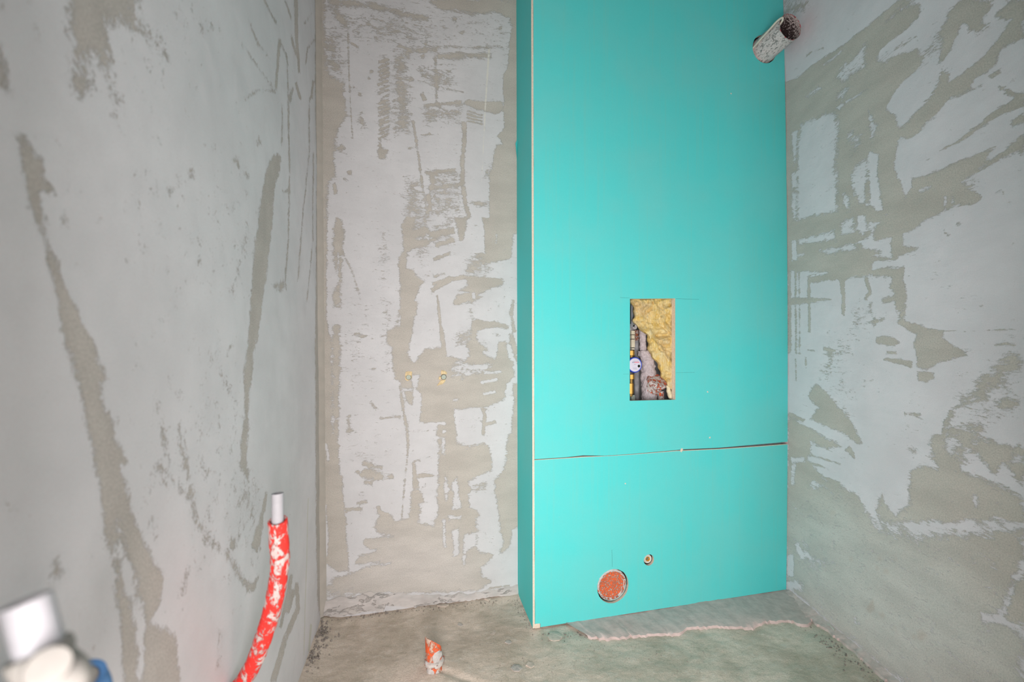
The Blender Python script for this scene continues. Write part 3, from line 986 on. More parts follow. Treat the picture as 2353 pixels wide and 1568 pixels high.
# ------------------------------------------------------------------ floor
mf = NT('raw_concrete_floor')
co = mf.obj()
b1 = mf.noise(co, 5, 6, 0.6, 0.4)
b2 = mf.noise(mf.mapping(co, rot=(0, 0, 0.5), scale=(1, 1.5, 1)), 34, 6, 0.65)
b3 = mf.noise(co, 240, 4, 0.7)
c = mf.mix(mf.ramp(b1, 0.32, 0.68), (0.52, 0.435, 0.355), (0.71, 0.60, 0.51))
c = mf.mix(mf.math('MULTIPLY', mf.ramp(b2, 0.52, 0.72), 0.55), c, (0.68, 0.61, 0.545))
c = mf.mix(mf.math('MULTIPLY', mf.ramp(b2, 0.46, 0.30), 0.45), c, (0.41, 0.355, 0.265))
c = mf.mix(1.0, c, mf.ramp(b3, 0.25, 0.75, False, 0.8, 1.2), 'MULTIPLY')
mf.color(c)
mf.b.inputs['Roughness'].default_value = 0.95
mf.b.inputs['Specular IOR Level'].default_value = 0.1
mf.bump(mf.math('ADD', b2, mf.math('MULTIPLY', b3, 0.5)), 0.005, 0.6)
M_floor = mf.m

fx = np.concatenate([np.linspace(-0.42, -0.39, 3), np.arange(-0.385, 1.70, 0.007)])
fy = np.concatenate([np.linspace(-1.45, 0.85, 30), np.arange(0.86, 1.83, 0.007)])
A, B = np.meshgrid(fx, fy)
X, Y = A.ravel(), B.ravel()
Zf = (fbm(X * 4 + 9, Y * 4, 11, 5) - 0.5) * 0.022 + (fbm(X * 26, Y * 34, 17, 3) - 0.5) * 0.0045
# mound of screed round the drain stub and in the corner, a swept trail to the stub
sp = at_z(998, 1541)
dd = np.hypot(X - sp.x, Y - sp.y)
Zf += 0.012 * np.exp(-(dd / 0.10) ** 2) - 0.004
Zf += 0.015 * np.exp(-((X + 0.37) / 0.05) ** 2) * (Y > 1.2)
Zf += 0.010 * np.exp(-((Y - 1.81) / 0.04) ** 2)
tr = np.abs((X - sp.x) * 0.5 + (Y - sp.y) * 0.85)
Zf -= 0.006 * np.exp(-(tr / 0.012) ** 2) * (X > sp.x) * (X < sp.x + 0.35)
nu, nv = len(fx), len(fy)
F = [(r * nu + q, r * nu + q + 1, (r + 1) * nu + q + 1, (r + 1) * nu + q) for r in range(nv - 1) for q in range(nu - 1)]
floor = struct(mesh('floor', np.stack([X, Y, Zf], 1), F, M_floor, smooth=True))


def floor_z(x, y):
    i = int(np.clip(np.searchsorted(fy, y), 0, nv - 1))
    j = int(np.clip(np.searchsorted(fx, x), 0, nu - 1))
    return float(Zf[i * nu + j])


# ------------------------------------------------------------------ shared materials
M_pcoat = simple('grey_mortar', (0.46, 0.42, 0.385), 0.95, var=0.16, scale=45, bump=0.004)
M_whitepl = simple('white_plaster_lumps', (0.58, 0.555, 0.54), 0.95, var=0.1, scale=60, bump=0.003)
M_crumb = simple('rubble', (0.26, 0.225, 0.20), 0.95, var=0.3, scale=30)
M_gyps = simple('raw_gypsum_edge', (0.74, 0.64, 0.52), 0.95, var=0.1, scale=200, bump=0.0006)

mb = NT('turquoise_board_paper')
co = mb.obj()
n1 = mb.noise(co, 3.0, 4, 0.6)
n2 = mb.noise(mb.mapping(co, scale=(30, 1, 0.6)), 3, 3, 0.5)
n3 = mb.noise(co, 55, 4, 0.6)
n4 = mb.noise(co, 300, 3, 0.6)
c = mb.mix(mb.ramp(n1, 0.35, 0.7), (0.100, 0.660, 0.645), (0.135, 0.640, 0.620))
c = mb.mix(mb.math('MULTIPLY', mb.ramp(n2, 0.52, 0.72), 0.35), c, (0.16, 0.62, 0.57))
c = mb.mix(mb.math('MULTIPLY', mb.ramp(n3, 0.66, 0.80), 0.35), c, (0.30, 0.60, 0.54))
c = mb.mix(1.0, c, mb.ramp(n4, 0.2, 0.8, False, 0.97, 1.03), 'MULTIPLY')
mb.color(c)
mb.b.inputs['Roughness'].default_value = 0.75
mb.b.inputs['Specular IOR Level'].default_value = 0.15
mb.bump(n4, 0.0003)
M_board = mb.m

M_screw = simple('black_phosphate_screw', (0.035, 0.035, 0.04), 0.5, 0.6, bump=0)
M_pencil = simple('pencil_graphite', (0.05, 0.20, 0.20), 0.6, bump=0)
M_steel = simple('galvanised_stud', (0.30, 0.34, 0.38), 0.45, 0.7, var=0.1)
M_orange = spatter('orange_pipe_spattered', (0.86, 0.135, 0.045), (0.66, 0.56, 0.50), 0.36, 55, (0.74, 0.10, 0.035))
M_orange_h = spatter('orange_pipe_half_covered', (0.80, 0.15, 0.05), (0.66, 0.61, 0.58), 0.58, 75, (0.66, 0.11, 0.04), bump=0.003)
M_red = spatter('red_foam_sleeve', (0.88, 0.035, 0.025), (0.72, 0.56, 0.53), 0.46, 42, (0.80, 0.05, 0.04), stretch=(1.3, 1.3, 0.75))
M_ppr = simple('white_water_pipe', (0.42, 0.41, 0.43), 0.6, var=0.06, scale=40, spec=0.4)
M_pprd = simple('dusty_white_fitting', (0.32, 0.30, 0.275), 0.75, var=0.12, scale=40)
M_blue = simple('blue_foam_sleeve', (0.09, 0.22, 0.45), 0.8, var=0.2, scale=50)
M_foamgrey = simple('grey_foam_wall', (0.34, 0.32, 0.31), 0.9)
M_film = spatter('plaster_smeared_grey_duct', (0.36, 0.37, 0.37), (0.78, 0.655, 0.645), 0.64, 110, (0.46, 0.36, 0.34), rough=0.8, stretch=(1, 0.5, 1), bump=0.002)
md = NT('plaster_flecked_duct_painted_shade')
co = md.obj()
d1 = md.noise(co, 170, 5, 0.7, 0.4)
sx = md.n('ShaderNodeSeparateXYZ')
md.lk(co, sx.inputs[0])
bore_shade = md.ramp(sx.outputs['Y'], YF - 0.131, YF - 0.06, False)  # shade painted into the bore: pale flecks give way to dark deeper in
fl = md.ramp(md.math('SUBTRACT', md.math('MULTIPLY', d1, 1.4), md.math('MULTIPLY', bore_shade, 0.30)), 0.56, 0.66)
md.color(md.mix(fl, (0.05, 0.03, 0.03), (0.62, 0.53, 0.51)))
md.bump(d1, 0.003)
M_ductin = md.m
M_rim = spatter('red_duct_lip', (0.55, 0.06, 0.08), (0.60, 0.56, 0.54), 0.50, 60)
M_cord = simple('pale_cord', (0.66, 0.62, 0.53), 0.6, var=0.06)
M_brass = simple('brass', (0.46, 0.27, 0.055), 0.5, 0.6, var=0.06, spec=0.5, bump=0)
M_brassd = simple('tarnished_brass', (0.28, 0.17, 0.045), 0.5, 0.6, var=0.15, spec=0.5, bump=0)
M_beige = simple('beige_plastic', (0.62, 0.57, 0.44), 0.6, var=0.08)
M_greyp = simple('dusty_grey_pipe', (0.27, 0.265, 0.275), 0.8, var=0.25, scale=35, bump=0.002)
M_riser = simple('plastered_grey_riser', (0.56, 0.49, 0.505), 0.95, var=0.16, scale=110, bump=0.006)
M_dial = simple('meter_dial', (0.72, 0.70, 0.82), 0.3, var=0.02, spec=0.5, bump=0)
M_dialr = simple('meter_red_print', (0.75, 0.14, 0.20), 0.5, bump=0)
M_dialk = simple('meter_grey_print', (0.25, 0.24, 0.34), 0.5, bump=0)
M_bluep = simple('blue_meter_ring', (0.02, 0.06, 0.52), 0.4, bump=0)
M_foam = simple('yellow_mounting_foam', (0.72, 0.56, 0.33), 0.9, var=0.16, scale=120, bump=0.002)
M_plug = simple('grey_green_pipe_plug', (0.43, 0.47, 0.40), 0.6, var=0.08)
M_cavity = simple('dark_brick_inside', (0.14, 0.14, 0.15), 0.95)

mw = NT('yellow_mineral_wool')
co = mw.obj()
w1 = mw.noise(co, 22, 5, 0.6, 0.8)
w2 = mw.noise(mw.mapping(co, rot=(0, 0.7, 0), scale=(1, 1, 0.25)), 190, 5, 0.7, 0.5)
c = mw.mix(mw.ramp(w1, 0.3, 0.7), (0.90, 0.62, 0.16), (0.95, 0.80, 0.44))
c = mw.mix(mw.math('MULTIPLY', mw.ramp(mw.noise(co, 9, 3, 0.5), 0.48, 0.62), 0.55), c, (0.78, 0.57, 0.32))
c = mw.mix(mw.math('MULTIPLY', mw.ramp(w2, 0.5, 0.68), 0.55), c, (0.95, 0.86, 0.58))
c = mw.mix(mw.math('MULTIPLY', mw.ramp(w2, 0.5, 0.34), 0.5), c, (0.70, 0.42, 0.09))
mw.color(c)
mw.b.inputs['Roughness'].default_value = 1.0
mw.b.inputs['Specular IOR Level'].default_value = 0.05
mw.bump(mw.math('ADD', w2, mw.math('MULTIPLY', w1, 0.6)), 0.007)
M_wool = mw.m

# ------------------------------------------------------------------ plasterboard boxing
box = thing('pipe_boxing', 'turquoise plasterboard pipe boxing filling the right corner, with a hatch and three holes', 'boxing', (xs(0), YF, 0))


def fp(px, py, dep=0.0):         # point on (or dep behind) the front of the boxing
    return at_y(px, py, YF + dep)


def f2(px, py):
    p = fp(px, py)
    return (p.x, p.z)


def xright(z):
    return xr(YF, z) - 0.0015


SBT = 0.0085                     # visible cut edge of the side sheet
zs0, zs1 = 0.6585, 0.6595        # joint between the two sheets
jl = lambda: random.uniform(-0.0007, 0.0011)
hatch = [f2(1447.5, 687), f2(1551.5, 686), f2(1552, 919), f2(1447, 921.5)]
vent_c = f2(1756.5, 113)
drain_c = f2(1408.5, 1347.5)
tap_c = f2(1491, 1287.5)
drain_r = 0.0690
vent_r = 0.0625

left_up = [(xs(z) + SBT + jl(), z) for z in np.arange(zs1 + 0.005, ZT, 0.05)]
left_lo = [(xs(z) + SBT + jl(), z) for z in np.arange(0.03, zs0 - 0.006, 0.035)]
zt = [(1224, 1057.5), (1300, 1052.8), (1340, 1050.0), (1390, 1048.3), (1450, 1044.5), (1555, 1036), (1572, 1035.5), (1650, 1032), (1740, 1026), (1804, 1021)]
gap = [1.2, 1.4, 3.2, 0.5, 0.7, 1.2, 2.6, 2.4, 4.2, 5.0]
top_lo = [f2(x, y + 0.6) for x, y in zt]
bot_up = [f2(x, y - g) for (x, y), g in zip(zt, gap)]
top_lo[0] = (xs(zs0) + SBT, zs0)
bot_up[0] = (xs(zs1) + SBT, zs1 + 0.0022)
top_lo[-1] = (xright(zs0), top_lo[-1][1])
bot_up[-1] = (xright(zs1), bot_up[-1][1])
right_up = [(xright(z), z) for z in np.linspace(bot_up[-1][1], ZT, 12)]
right_lo = [(xright(z), z) for z in np.linspace(0.005, top_lo[-1][1], 6)]

to_front = lambda a, b, d: Vector((a, YF + d, b))
up_loop = bot_up[:-1] + right_up + left_up[::-1]
V, F, mi = plate([up_loop, hatch[::-1], circle2(*vent_c, vent_r, 56, 0.012)], BT, to_front)
board_up = mesh('panel', V, F, [M_board, M_gyps], box, midx=mi)
nx0 = xs(0) + SBT
lo_loop = [(nx0 + 0.0225, 0.004), (nx0 + 0.0225, 0.018), (nx0, 0.0205)] + left_lo + top_lo + right_lo[::-1][1:]
V, F, mi = plate([lo_loop, circle2(*drain_c, drain_r, 64, 0.012), circle2(*tap_c, 0.0232, 36, 0.02)], BT, to_front)
board_lo = mesh('panel', V, F, [M_board, M_gyps], box, midx=mi)
V, F = sweep([Vector((a, YF + 0.0004, b + 0.0002)) for a, b in top_lo], [0.0009, 0.0011, 0.0014, 0.0007, 0.0009, 0.0012, 0.0013, 0.0013, 0.0014, 0.0013], 6)
mesh('cut_edge', V, F, M_gyps, board_lo)['label'] = 'cream cut edge along the joint'
V, F = box_vf((hatch[1][0] + 0.004, YF + BT + 0.0068, (hatch[1][1] + hatch[2][1]) / 2), (0.008, 0.0132, hatch[1][1] - hatch[2][1] + 0.01))
mesh('backing_strip', V, F, M_gyps, board_up)['label'] = 'cream strip behind the right edge of the hatch'
# bare gypsum showing where the paper corner is torn off
V, F = box_vf((nx0 + 0.0105, YF + SBT * 0.62, 0.0095), (0.022, BT * 0.7, 0.018))
bevel_obj(mesh('torn_corner', V, F, M_gyps, board_lo), 0.002)['label'] = 'bare gypsum at torn bottom corner'

# side sheet
zz = np.concatenate([np.arange(0.004, ZT, 0.04), [ZT]])
V, F, mi = [], [], []
for k, z in enumerate(zz):
    j = random.uniform(-0.0006, 0.0006)
    V += [Vector((xs(z), YF - 0.0006 + j, z)), Vector((xs(z) + SBT - 0.0004, YF - 0.0003, z)), Vector((xs(z) + SBT - 0.0004, YB, z)), Vector((xs(z), YB, z))]
for k in range(len(zz) - 1):
    for i, m_ in ((0, 1), (1, 0), (2, 0), (3, 0)):
        a, b = k * 4 + i, k * 4 + (i + 1) % 4
        F.append((a, b, b + 4, a + 4))
        mi.append(m_)
F += [(3, 2, 1, 0), tuple(len(V) - 4 + i for i in range(4))]
mi += [1, 1]
side = mesh('panel', V, F, [M_board, M_gyps], box, midx=mi)
# torn paper flap at the back edge of the side sheet
fl = [at_y(1191, 320, YB - 0.012), at_y(1184.5, 330, YB - 0.02), at_y(1187, 350, YB - 0.016), at_y(1191, 372, YB - 0.006)]
fl = [Vector((min(p.x, xs(p.z) - 0.0002), p.y, p.z)) for p in fl]
V = fl + [p + Vector((0.0006, 0.0006, 0)) for p in fl]
mesh('paper_flap', V, [(0, 1, 2, 3), (7, 6, 5, 4), (0, 4, 5, 1), (1, 5, 6, 2), (2, 6, 7, 3), (3, 7, 4, 0)], M_board, side)


def screw_mesh():
    rings = [ring((0, 0, -0.0004), (0, 0, 1), 0.0036, 12), ring((0, 0, 0.0005), (0, 0, 1), 0.0042, 12), ring((0, 0, 0.0009), (0, 0, 1), 0.0034, 12), ring((0, 0, 0.0002), (0, 0, 1), 0.0014, 12)]
    V, F = loft(rings)
    me = bpy.data.meshes.new('screw')
    me.from_pydata([tuple(v) for v in V], [], F)
    me.materials.append(M_screw)
    return me


SM = screw_mesh()


def add_screw(p, nrm, parent, s=1.0):
    o = bpy.data.objects.new('screw', SM)
    COL.objects.link(o)
    o.parent = parent
    o.location = Vector(p) - box.location
    o.rotation_euler = Vector(nrm).to_track_quat('Z', 'Y').to_euler()
    o.scale = (s, s, s)


for x, y in ((1243, 105), (1245, 313), (1246, 562), (1250, 788), (1248, 1038), (1601, 68), (1608, 204), (1615, 358), (1616, 508), (1616, 697), (1614, 857), (1614, 1011), (1799, 127), (1800, 242), (1803, 389), (1804, 560), (1806, 766), (1805, 994)):
    add_screw(fp(x, y), (0, -1, 0), board_up)
for x, y in ((1251, 1085), (1251.5, 1275), (1250, 1406), (1613, 1051), (1609, 1194), (1608, 1362), (1801.5, 1039), (1803, 1049.5), (1800.5, 1188), (1799, 1313)):
    add_screw(fp(x, y), (0, -1, 0), board_lo)
for x, y in ((1215, 92), (1192, 159), (1216, 250), (1215, 294), (1193, 311), (1193, 368), (1217, 445), (1193.5, 488), (1217, 593), (1194, 662), (1217.5, 763), (1218, 924), (1195.5, 1023), (1196, 1097), (1218, 1092), (1196.5, 1173), (1219, 1408)):
    d = ray(x, y)
    s = xs(1.2) / d.x
    z = CH + d.z * s
    s = xs(z) / d.x
    add_screw((xs(z), d.y * s, CH + d.z * s), (-1, 0, 0), side)


def pencil(p0, p1, parent, wd=0.0009):
    a, b = fp(*p0), fp(*p1)
    V, F = sweep([a + Vector((0, -0.0002, 0)), b + Vector((0, -0.0002, 0))], wd / 2, 5)
    mesh('pencil_line', V, F, M_pencil, parent)


pencil((1425, 684), (1447, 685), board_up)
pencil((1553, 686.5), (1606, 688.5), board_up)
pencil((1432, 860), (1446, 860), board_up, 0.0006)
pencil((1553, 857), (1596, 856), board_up, 0.0007)
pencil((1406, 1264), (1406.5, 1303), board_lo)
# little paper tears and dents
for x, y, s, par in ((1680, 215, 2.4, board_up), (1626, 901, 2.6, board_up), (1631, 1006, 2.6, board_up), (1566, 1035, 5, board_up), (1437, 1112, 2.2, board_lo)):
    c0 = fp(x, y)
    V, F = loft([ring(c0 + Vector((0, 0.0003, 0)), (0, -1, 0), s * 0.0018, 8, lambda i, a: random.uniform(.6, 1.3)), ring(c0 + Vector((0, -0.0006, 0)), (0, -1, 0), s * 0.0010, 8)])
    mesh('paper_tear', V, F, M_gyps, par)

# studs behind the sheets
V, F = box_vf((xs(0.66) + 0.62, YF + BT + 0.014, 0.655), (1.12, 0.026, 0.05))
mesh('stud', V, F, M_steel, box)

# ------------------------------------------------------------------ duct in the top right hole
vc = Vector((vent_c[0] + 0.001, YF, vent_c[1] - 0.001))
duct = thing('duct_pipe', 'round duct pipe smeared with grey plaster jutting from the top right hole of the boxing', 'pipe', vc)
L = 0.131
R0 = 0.0545


def duct_ring(y, r, amp):
    c0 = Vector((vc.x, y, vc.z))
    return ring(c0, (0, -1, 0), r, 64, lambda i, a: 1 + amp * mnoise.fractal(Vector((math.cos(a) * 2.2, math.sin(a) * 2.2, y * 22)), 1.0, 2.0, 4) + amp * 0.8 * math.sin(a * 3 + y * 60) * mnoise.noise(Vector((math.cos(a), math.sin(a), y * 30))))


rings = [duct_ring(YF + 0.10 - (0.10 + L) * t, R0 * (1 + 0.02 * math.sin(t * 5)), 0.035) for t in np.linspace(0, 0.985, 34)]
rings.append(duct_ring(YF - L, R0 * 0.99, 0.02))
V, F = loft(rings, True, False)
mesh('duct_wall', V, F, M_film, duct, True)
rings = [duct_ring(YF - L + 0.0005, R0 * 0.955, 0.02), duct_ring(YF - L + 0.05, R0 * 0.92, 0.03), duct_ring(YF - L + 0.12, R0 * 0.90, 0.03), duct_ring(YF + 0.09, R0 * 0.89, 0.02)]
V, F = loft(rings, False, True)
mesh('duct_bore', V, F, M_ductin, duct, True)['label'] = 'plaster-flecked inside of the pipe with painted shade'
rings = [duct_ring(YF - L + 0.0012, R0 * 0.992, 0.02), duct_ring(YF - L - 0.0010, R0 * 0.985, 0.02), duct_ring(YF - L - 0.0010, R0 * 0.968, 0.02), duct_ring(YF - L + 0.0012, R0 * 0.962, 0.02)]
V, F = loft(rings, False, False)
mesh('duct_lip', V, F, M_rim, duct, True)['label'] = 'red lip round the open end'
# cord along the upper left of the duct, looped over the lip


def duct_pt(ang, y, r):
    return Vector((vc.x + math.cos(ang) * r, y, vc.z + math.sin(ang) * r))


ca = math.radians(168)
pts = [duct_pt(ca + .25, YF + 0.01, R0 * 1.06), duct_pt(ca + .12, YF - 0.04, R0 * 1.10), duct_pt(ca - .05, YF - 0.09, R0 * 1.09), duct_pt(ca - .2, YF - L + 0.012, R0 * 1.08), duct_pt(ca - .22, YF - L - 0.008, R0 * 1.0), duct_pt(ca - .12, YF - L - 0.005, R0 * 0.86), duct_pt(ca + .06, YF - L + 0.012, R0 * 0.84), duct_pt(ca + .1, YF - L + 0.03, R0 * 0.86)]
V, F = sweep(curve_pts(pts, 8), 0.0042, 10)
mesh('cord', V, F, M_cord, duct, True)['label'] = 'pale cord looped over the lip'

# ------------------------------------------------------------------ capped drain in the lower round hole
dc = Vector((drain_c[0] - 0.0035, YF, drain_c[1] + 0.0045))
drain = thing('toilet_drain', 'orange capped drain pipe recessed in the large round hole low on the boxing', 'pipe', dc)


def dr(y, r, amp=0.0, dx=0, dz=0):
    return ring(Vector((dc.x + dx, y, dc.z + dz)), (0, -1, 0), r, 56, (lambda i, a: 1 + amp * mnoise.noise(Vector((math.cos(a) * 4, math.sin(a) * 4, y * 50)))) if amp else None)


V, F = loft([dr(YF + 0.14, 0.058), dr(YF + 0.020, 0.058), dr(YF + 0.018, 0.0635), dr(YF + 0.0065, 0.0635, .01), dr(YF + 0.005, 0.060, .01), dr(YF + 0.009, 0.0545)], True, False)
mesh('socket', V, F, M_orange_h, drain, True)
capd = []
for k, r in enumerate((0.0548, 0.050, 0.040, 0.028, 0.016, 0.006)):
    capd.append(dr(YF + 0.0085 + 0.0025 * (k > 0) + 0.0007 * math.sin(k * 2), r, 0.012))
V, F = loft([dr(YF + 0.03, 0.0548)] + capd)
cap_o = mesh('cap', V, F, spatter('dusty_orange_cap', (0.84, 0.14, 0.045), (0.66, 0.46, 0.38), 0.45, 130, (0.70, 0.15, 0.06)), drain, True)
# white rubber seal ring
V, F = loft([dr(YF + 0.016, 0.0600, 0, .0045, -.006), dr(YF + 0.010, 0.0640, 0, .0045, -.006), dr(YF + 0.0085, 0.0620, 0, .0045, -.006), dr(YF + 0.014, 0.0580, 0, .0045, -.006)], False, False)
mesh('seal_ring', V, F, simple('pale_seal', (0.42, 0.55, 0.52), 0.7), drain, True)
# smear of plaster round the upper rim
V, F = [], []
arc = []
for i in range(31):
    a = math.radians(48 + i * 5.0)
    arc.append((a, 0.0590 + 0.0012 * mnoise.noise(Vector((i * .7, 0, 0)))))
path = [Vector((dc.x + math.cos(a) * r, YF + 0.006, dc.z + math.sin(a) * r)) for a, r in arc]
V, F = sweep(path, [0.0015 + 0.0062 * math.sin(math.pi * i / 30) ** 0.6 for i in range(31)], 8, rough=0.5, rsc=120)
mesh('plaster_smear', V, F, M_whitepl, cap_o, True)

# ------------------------------------------------------------------ brass water outlet in the small hole
tc = Vector((tap_c[0] - 0.0015, YF, tap_c[1] + 0.0015))
tap = thing('water_outlet', 'brass threaded water outlet in the small round hole above the drain', 'pipe fitting', tc)
tr_ = lambda y, r, seg=32: ring((tc.x, y, tc.z), (0, -1, 0), r, seg)
V, F = loft([tr_(YF + 0.06, 0.0185), tr_(YF + 0.0075, 0.0185), tr_(YF + 0.0062, 0.0175), tr_(YF + 0.007, 0.0098), tr_(YF + 0.02, 0.0096)], True, False)
mesh('sleeve', V, F, simple('grey_white_sleeve', (0.60, 0.58, 0.52), 0.7), tap, True)
V, F = loft([tr_(YF + 0.05, 0.0092), tr_(YF + 0.0045, 0.0092), tr_(YF + 0.003, 0.0084), tr_(YF + 0.004, 0.0072), tr_(YF + 0.009, 0.0064), tr_(YF + 0.0095, 0.0062)], True, True)
mesh('nipple', V, F, simple('bright_brass', (0.80, 0.50, 0.13), 0.3, 0.9, var=0.06, spec=0.5, bump=0), tap, True)
V, F = loft([ring((tc.x - .0006, YF + 0.0095, tc.z + .001), (0, -1, 0), 0.0048, 6), ring((tc.x - .0006, YF + 0.0055, tc.z + .001), (0, -1, 0), 0.0040, 6)])
mesh('square_plug', V, F, M_steel, tap)

# ------------------------------------------------------------------ inside the hatch
HK = 4.9


def hp(cx, cy, dep):
    return at_y(1390 + cx / HK, 640 + cy / HK, YF + dep)


def hr(rc, dep):                 # crop pixels to metres at a depth behind the front
    return rc / HK / FP * (YF + dep) * 1.06


# yellow wool: one crumpled batt
nu_, nv_ = 70, 130
V, F = [], []
front, back = [], []
for j in range(nv_):
    t = j / (nv_ - 1)
    cy = 190 + t * 1120
    xl_ = np.interp(cy, [190, 300, 480, 590, 640, 760, 860, 980, 1080, 1160, 1240, 1310], [285, 300, 320, 410, 455, 480, 520, 580, 630, 680, 720, 735])
    xl_ += 14 * math.sin(cy * 0.021) + 8 * math.sin(cy * 0.06 + 1)
    xr_ = 800
    for i in range(nu_):
        s = i / (nu_ - 1)
        cx = xl_ + (xr_ - xl_) * s
        q = Vector((cx / 120, cy / 120, 0.3))
        ed = max(0.0, min(1.0, min(s / 0.22, t / 0.05, (1 - t) / 0.06)))
        ed = math.sqrt(1 - (1 - ed) ** 2)
        n = mnoise.fractal(q * 1.1 + Vector((mnoise.noise(q * 0.8) * 1.4, 0, 5)), 0.9, 2.1, 5)
        rg = 1 - abs(mnoise.noise(q * 0.9 + Vector((0, mnoise.noise(q * 1.7) * 0.8, 2)))) * 2.2
        # crease that runs down from the left middle to the right, flap in front of it
        cr = (cy - (545 + 0.9 * max(0, cx - 470) + 0.0016 * max(0, cx - 470) ** 2)) / 60
        flap = 0.016 / (1 + math.exp(-cr * 3)) - 0.012 * math.exp(-(cr * 1.4) ** 2)
        dep = 0.062 - 0.040 * ed - n * 0.019 - rg * 0.006 - flap * 0.9 + 0.013
        dep = max(dep, BT + (0.006 if cx < 735 else 0.0145))
        front.append(hp(cx, cy, dep))
        back.append(hp(cx, cy, dep + 0.011))
V = front + back
N = nu_ * nv_
for j in range(nv_ - 1):
    for i in range(nu_ - 1):
        a = j * nu_ + i
        F.append((a, a + 1, a + nu_ + 1, a + nu_))
        F.append((N + a, N + a + nu_, N + a + nu_ + 1, N + a + 1))
for j in range(nv_ - 1):
    for i in (0, nu_ - 1):
        a = j * nu_ + i
        F.append((a, a + nu_, N + a + nu_, N + a))
for i in range(nu_ - 1):
    for j in (0, nv_ - 1):
        a = j * nu_ + i
        F.append((a, N + a, N + a + 1, a + 1))
wool = tag(mesh('insulation_batt', V, F, M_wool, None, True), 'crumpled yellow mineral wool batt stuffed inside the hatch', 'insulation')

# pale torn scrap of wool, lower right corner of the hatch
pts = [hp(735, 1150, .035), hp(722, 1200, .032), hp(716, 1250, .03), hp(728, 1310, .034), hp(742, 1345, .036)]
V, F = sweep(curve_pts(pts, 5), [hr(14, .03), hr(20, .03)] + [hr(27, .03)] * 12 + [hr(24, .03)] * 4 + [hr(22, .03)] * 3, 14, rough=0.35, rsc=70)
tag(mesh('wool_scrap', V, F, simple('pale_wool', (0.78, 0.70, 0.47), 1.0, var=0.1), None, True), 'pale cream scrap of wool in the lower right corner of the hatch', 'insulation')

# plastered riser with collar, and its capped branch
ris = thing('soil_riser', 'rough grey plastered riser pipe with orange capped branch in the middle of the hatch', 'pipe', hp(470, 1500, .10))
D = .085
pts = [hp(425, 560, D), hp(425, 640, D), hp(426, 740, D), hp(430, 820, D)]
V, F = sweep(curve_pts(pts, 10), hr(40, D), 24, rough=0.22, rsc=75)
mesh('upper_pipe', V, F, M_riser, ris, True)
pts = [hp(436, 815, D), hp(438, 840, D), hp(440, 868, D)]
V, F = sweep(curve_pts(pts, 5), hr(74, D), 28, rough=0.2, rsc=70)
mesh('collar', V, F, M_riser, ris, True)
pts = [hp(455, 850, D), hp(475, 930, D), hp(485, 1040, D), hp(490, 1180, D), hp(495, 1300, D), hp(500, 1480, D)]
V, F = sweep(curve_pts(pts, 10), [hr(72 + 12 * min(1, i / 16), D) for i in range(51)], 30, rough=0.18, rsc=60)
mesh('lower_pipe', V, F, M_riser, ris, True)

pts = [hp(505, 1275, D), hp(540, 1220, .072), hp(572, 1175, .056), hp(592, 1145, .046)]
cp = curve_pts(pts, 8)
V, F = sweep(cp, [hr(90 + 24 * (i / 24.0), .06) for i in range(25)], 32, rough=0.08, rsc=70)
br_o = mesh('branch', V, F, M_orange_h, ris, True)
br_o['label'] = 'orange branch half coated in white plaster'
d_ = (cp[-1] - cp[-3]).normalized()
V, F = loft([ring(cp[-1] - d_ * .014, d_, hr(122, .05), 36), ring(cp[-1] - d_ * .002, d_, hr(124, .05), 36), ring(cp[-1] + d_ * .002, d_, hr(116, .05), 36), ring(cp[-1] + d_ * .003, d_, hr(60, .05), 36, lambda i, a: random.uniform(.85, 1.2)), ring(cp[-1] + d_ * .001, d_, hr(25, .05), 36)])
mesh('cap', V, F, spatter('orange_cap_white_smears', (0.74, 0.13, 0.045), (0.68, 0.63, 0.60), 0.54, 70, (0.6, 0.1, 0.04), bump=0.003), br_o, True)
pts = [hp(628, 1270, .075), hp(632, 1340, .075), hp(632, 1430, .075)]
V, F = sweep(curve_pts(pts, 6), hr(36, .075), 20, rough=0.08, rsc=60)
mesh('lower_branch', V, F, M_orange_h, ris, True)

# thinner grey pipe behind, with a rusty end
D2 = .125
gp = thing('grey_pipe', 'thin dusty grey pipe with rust-brown coupling at top, left in the hatch', 'pipe', hp(355, 1500, D2))
V, F = sweep([hp(357, 640, D2), hp(357, 900, D2), hp(357, 1200, D2), hp(357, 1480, D2)], hr(29, D2), 20, rough=0.05)
mesh('tube', V, F, M_greyp, gp, True)
V, F = loft([ring(hp(357, y, D2), (0, 0, 1), hr(r, D2), 20, lambda i, a: random.uniform(.93, 1.07)) for y, r in ((700, 30), (690, 35), (660, 36), (650, 30), (630, 30), (615, 35), (590, 36), (582, 30))])
mesh('coupling', V, F, spatter('rusty_coupling', (0.26, 0.08, 0.035), (0.50, 0.42, 0.40), 0.45, 130), gp, True)

# white pipe end above it
D3 = .075
we = thing('white_pipe_stub', 'small white plastic pipe end facing out, left edge of the hatch', 'pipe', hp(335, 550, D3))
V, F = loft([ring(hp(312, 552, D3 + .05), (0, -1, 0), hr(32, D3), 24), ring(hp(336, 549, D3 + .004), (0, -1, 0), hr(30, D3), 24), ring(hp(338, 548, D3), (0, -1, 0), hr(27, D3), 24), ring(hp(338, 548, D3), (0, -1, 0), hr(14, D3), 24), ring(hp(338, 548, D3 + .004), (0, -1, 0), hr(12, D3), 24)])
mesh('pipe_end', V, F, M_ppr, we, True)
V, F = loft([ring(hp(292, 553, D3 + .02), (0, -1, 0), hr(44, D3), 24), ring(hp(298, 552, D3 + .006), (0, -1, 0), hr(44, D3), 24), ring(hp(299, 552, D3 + .003), (0, -1, 0), hr(34, D3), 24)])
mesh('grey_collar', V, F, M_greyp, we, True)

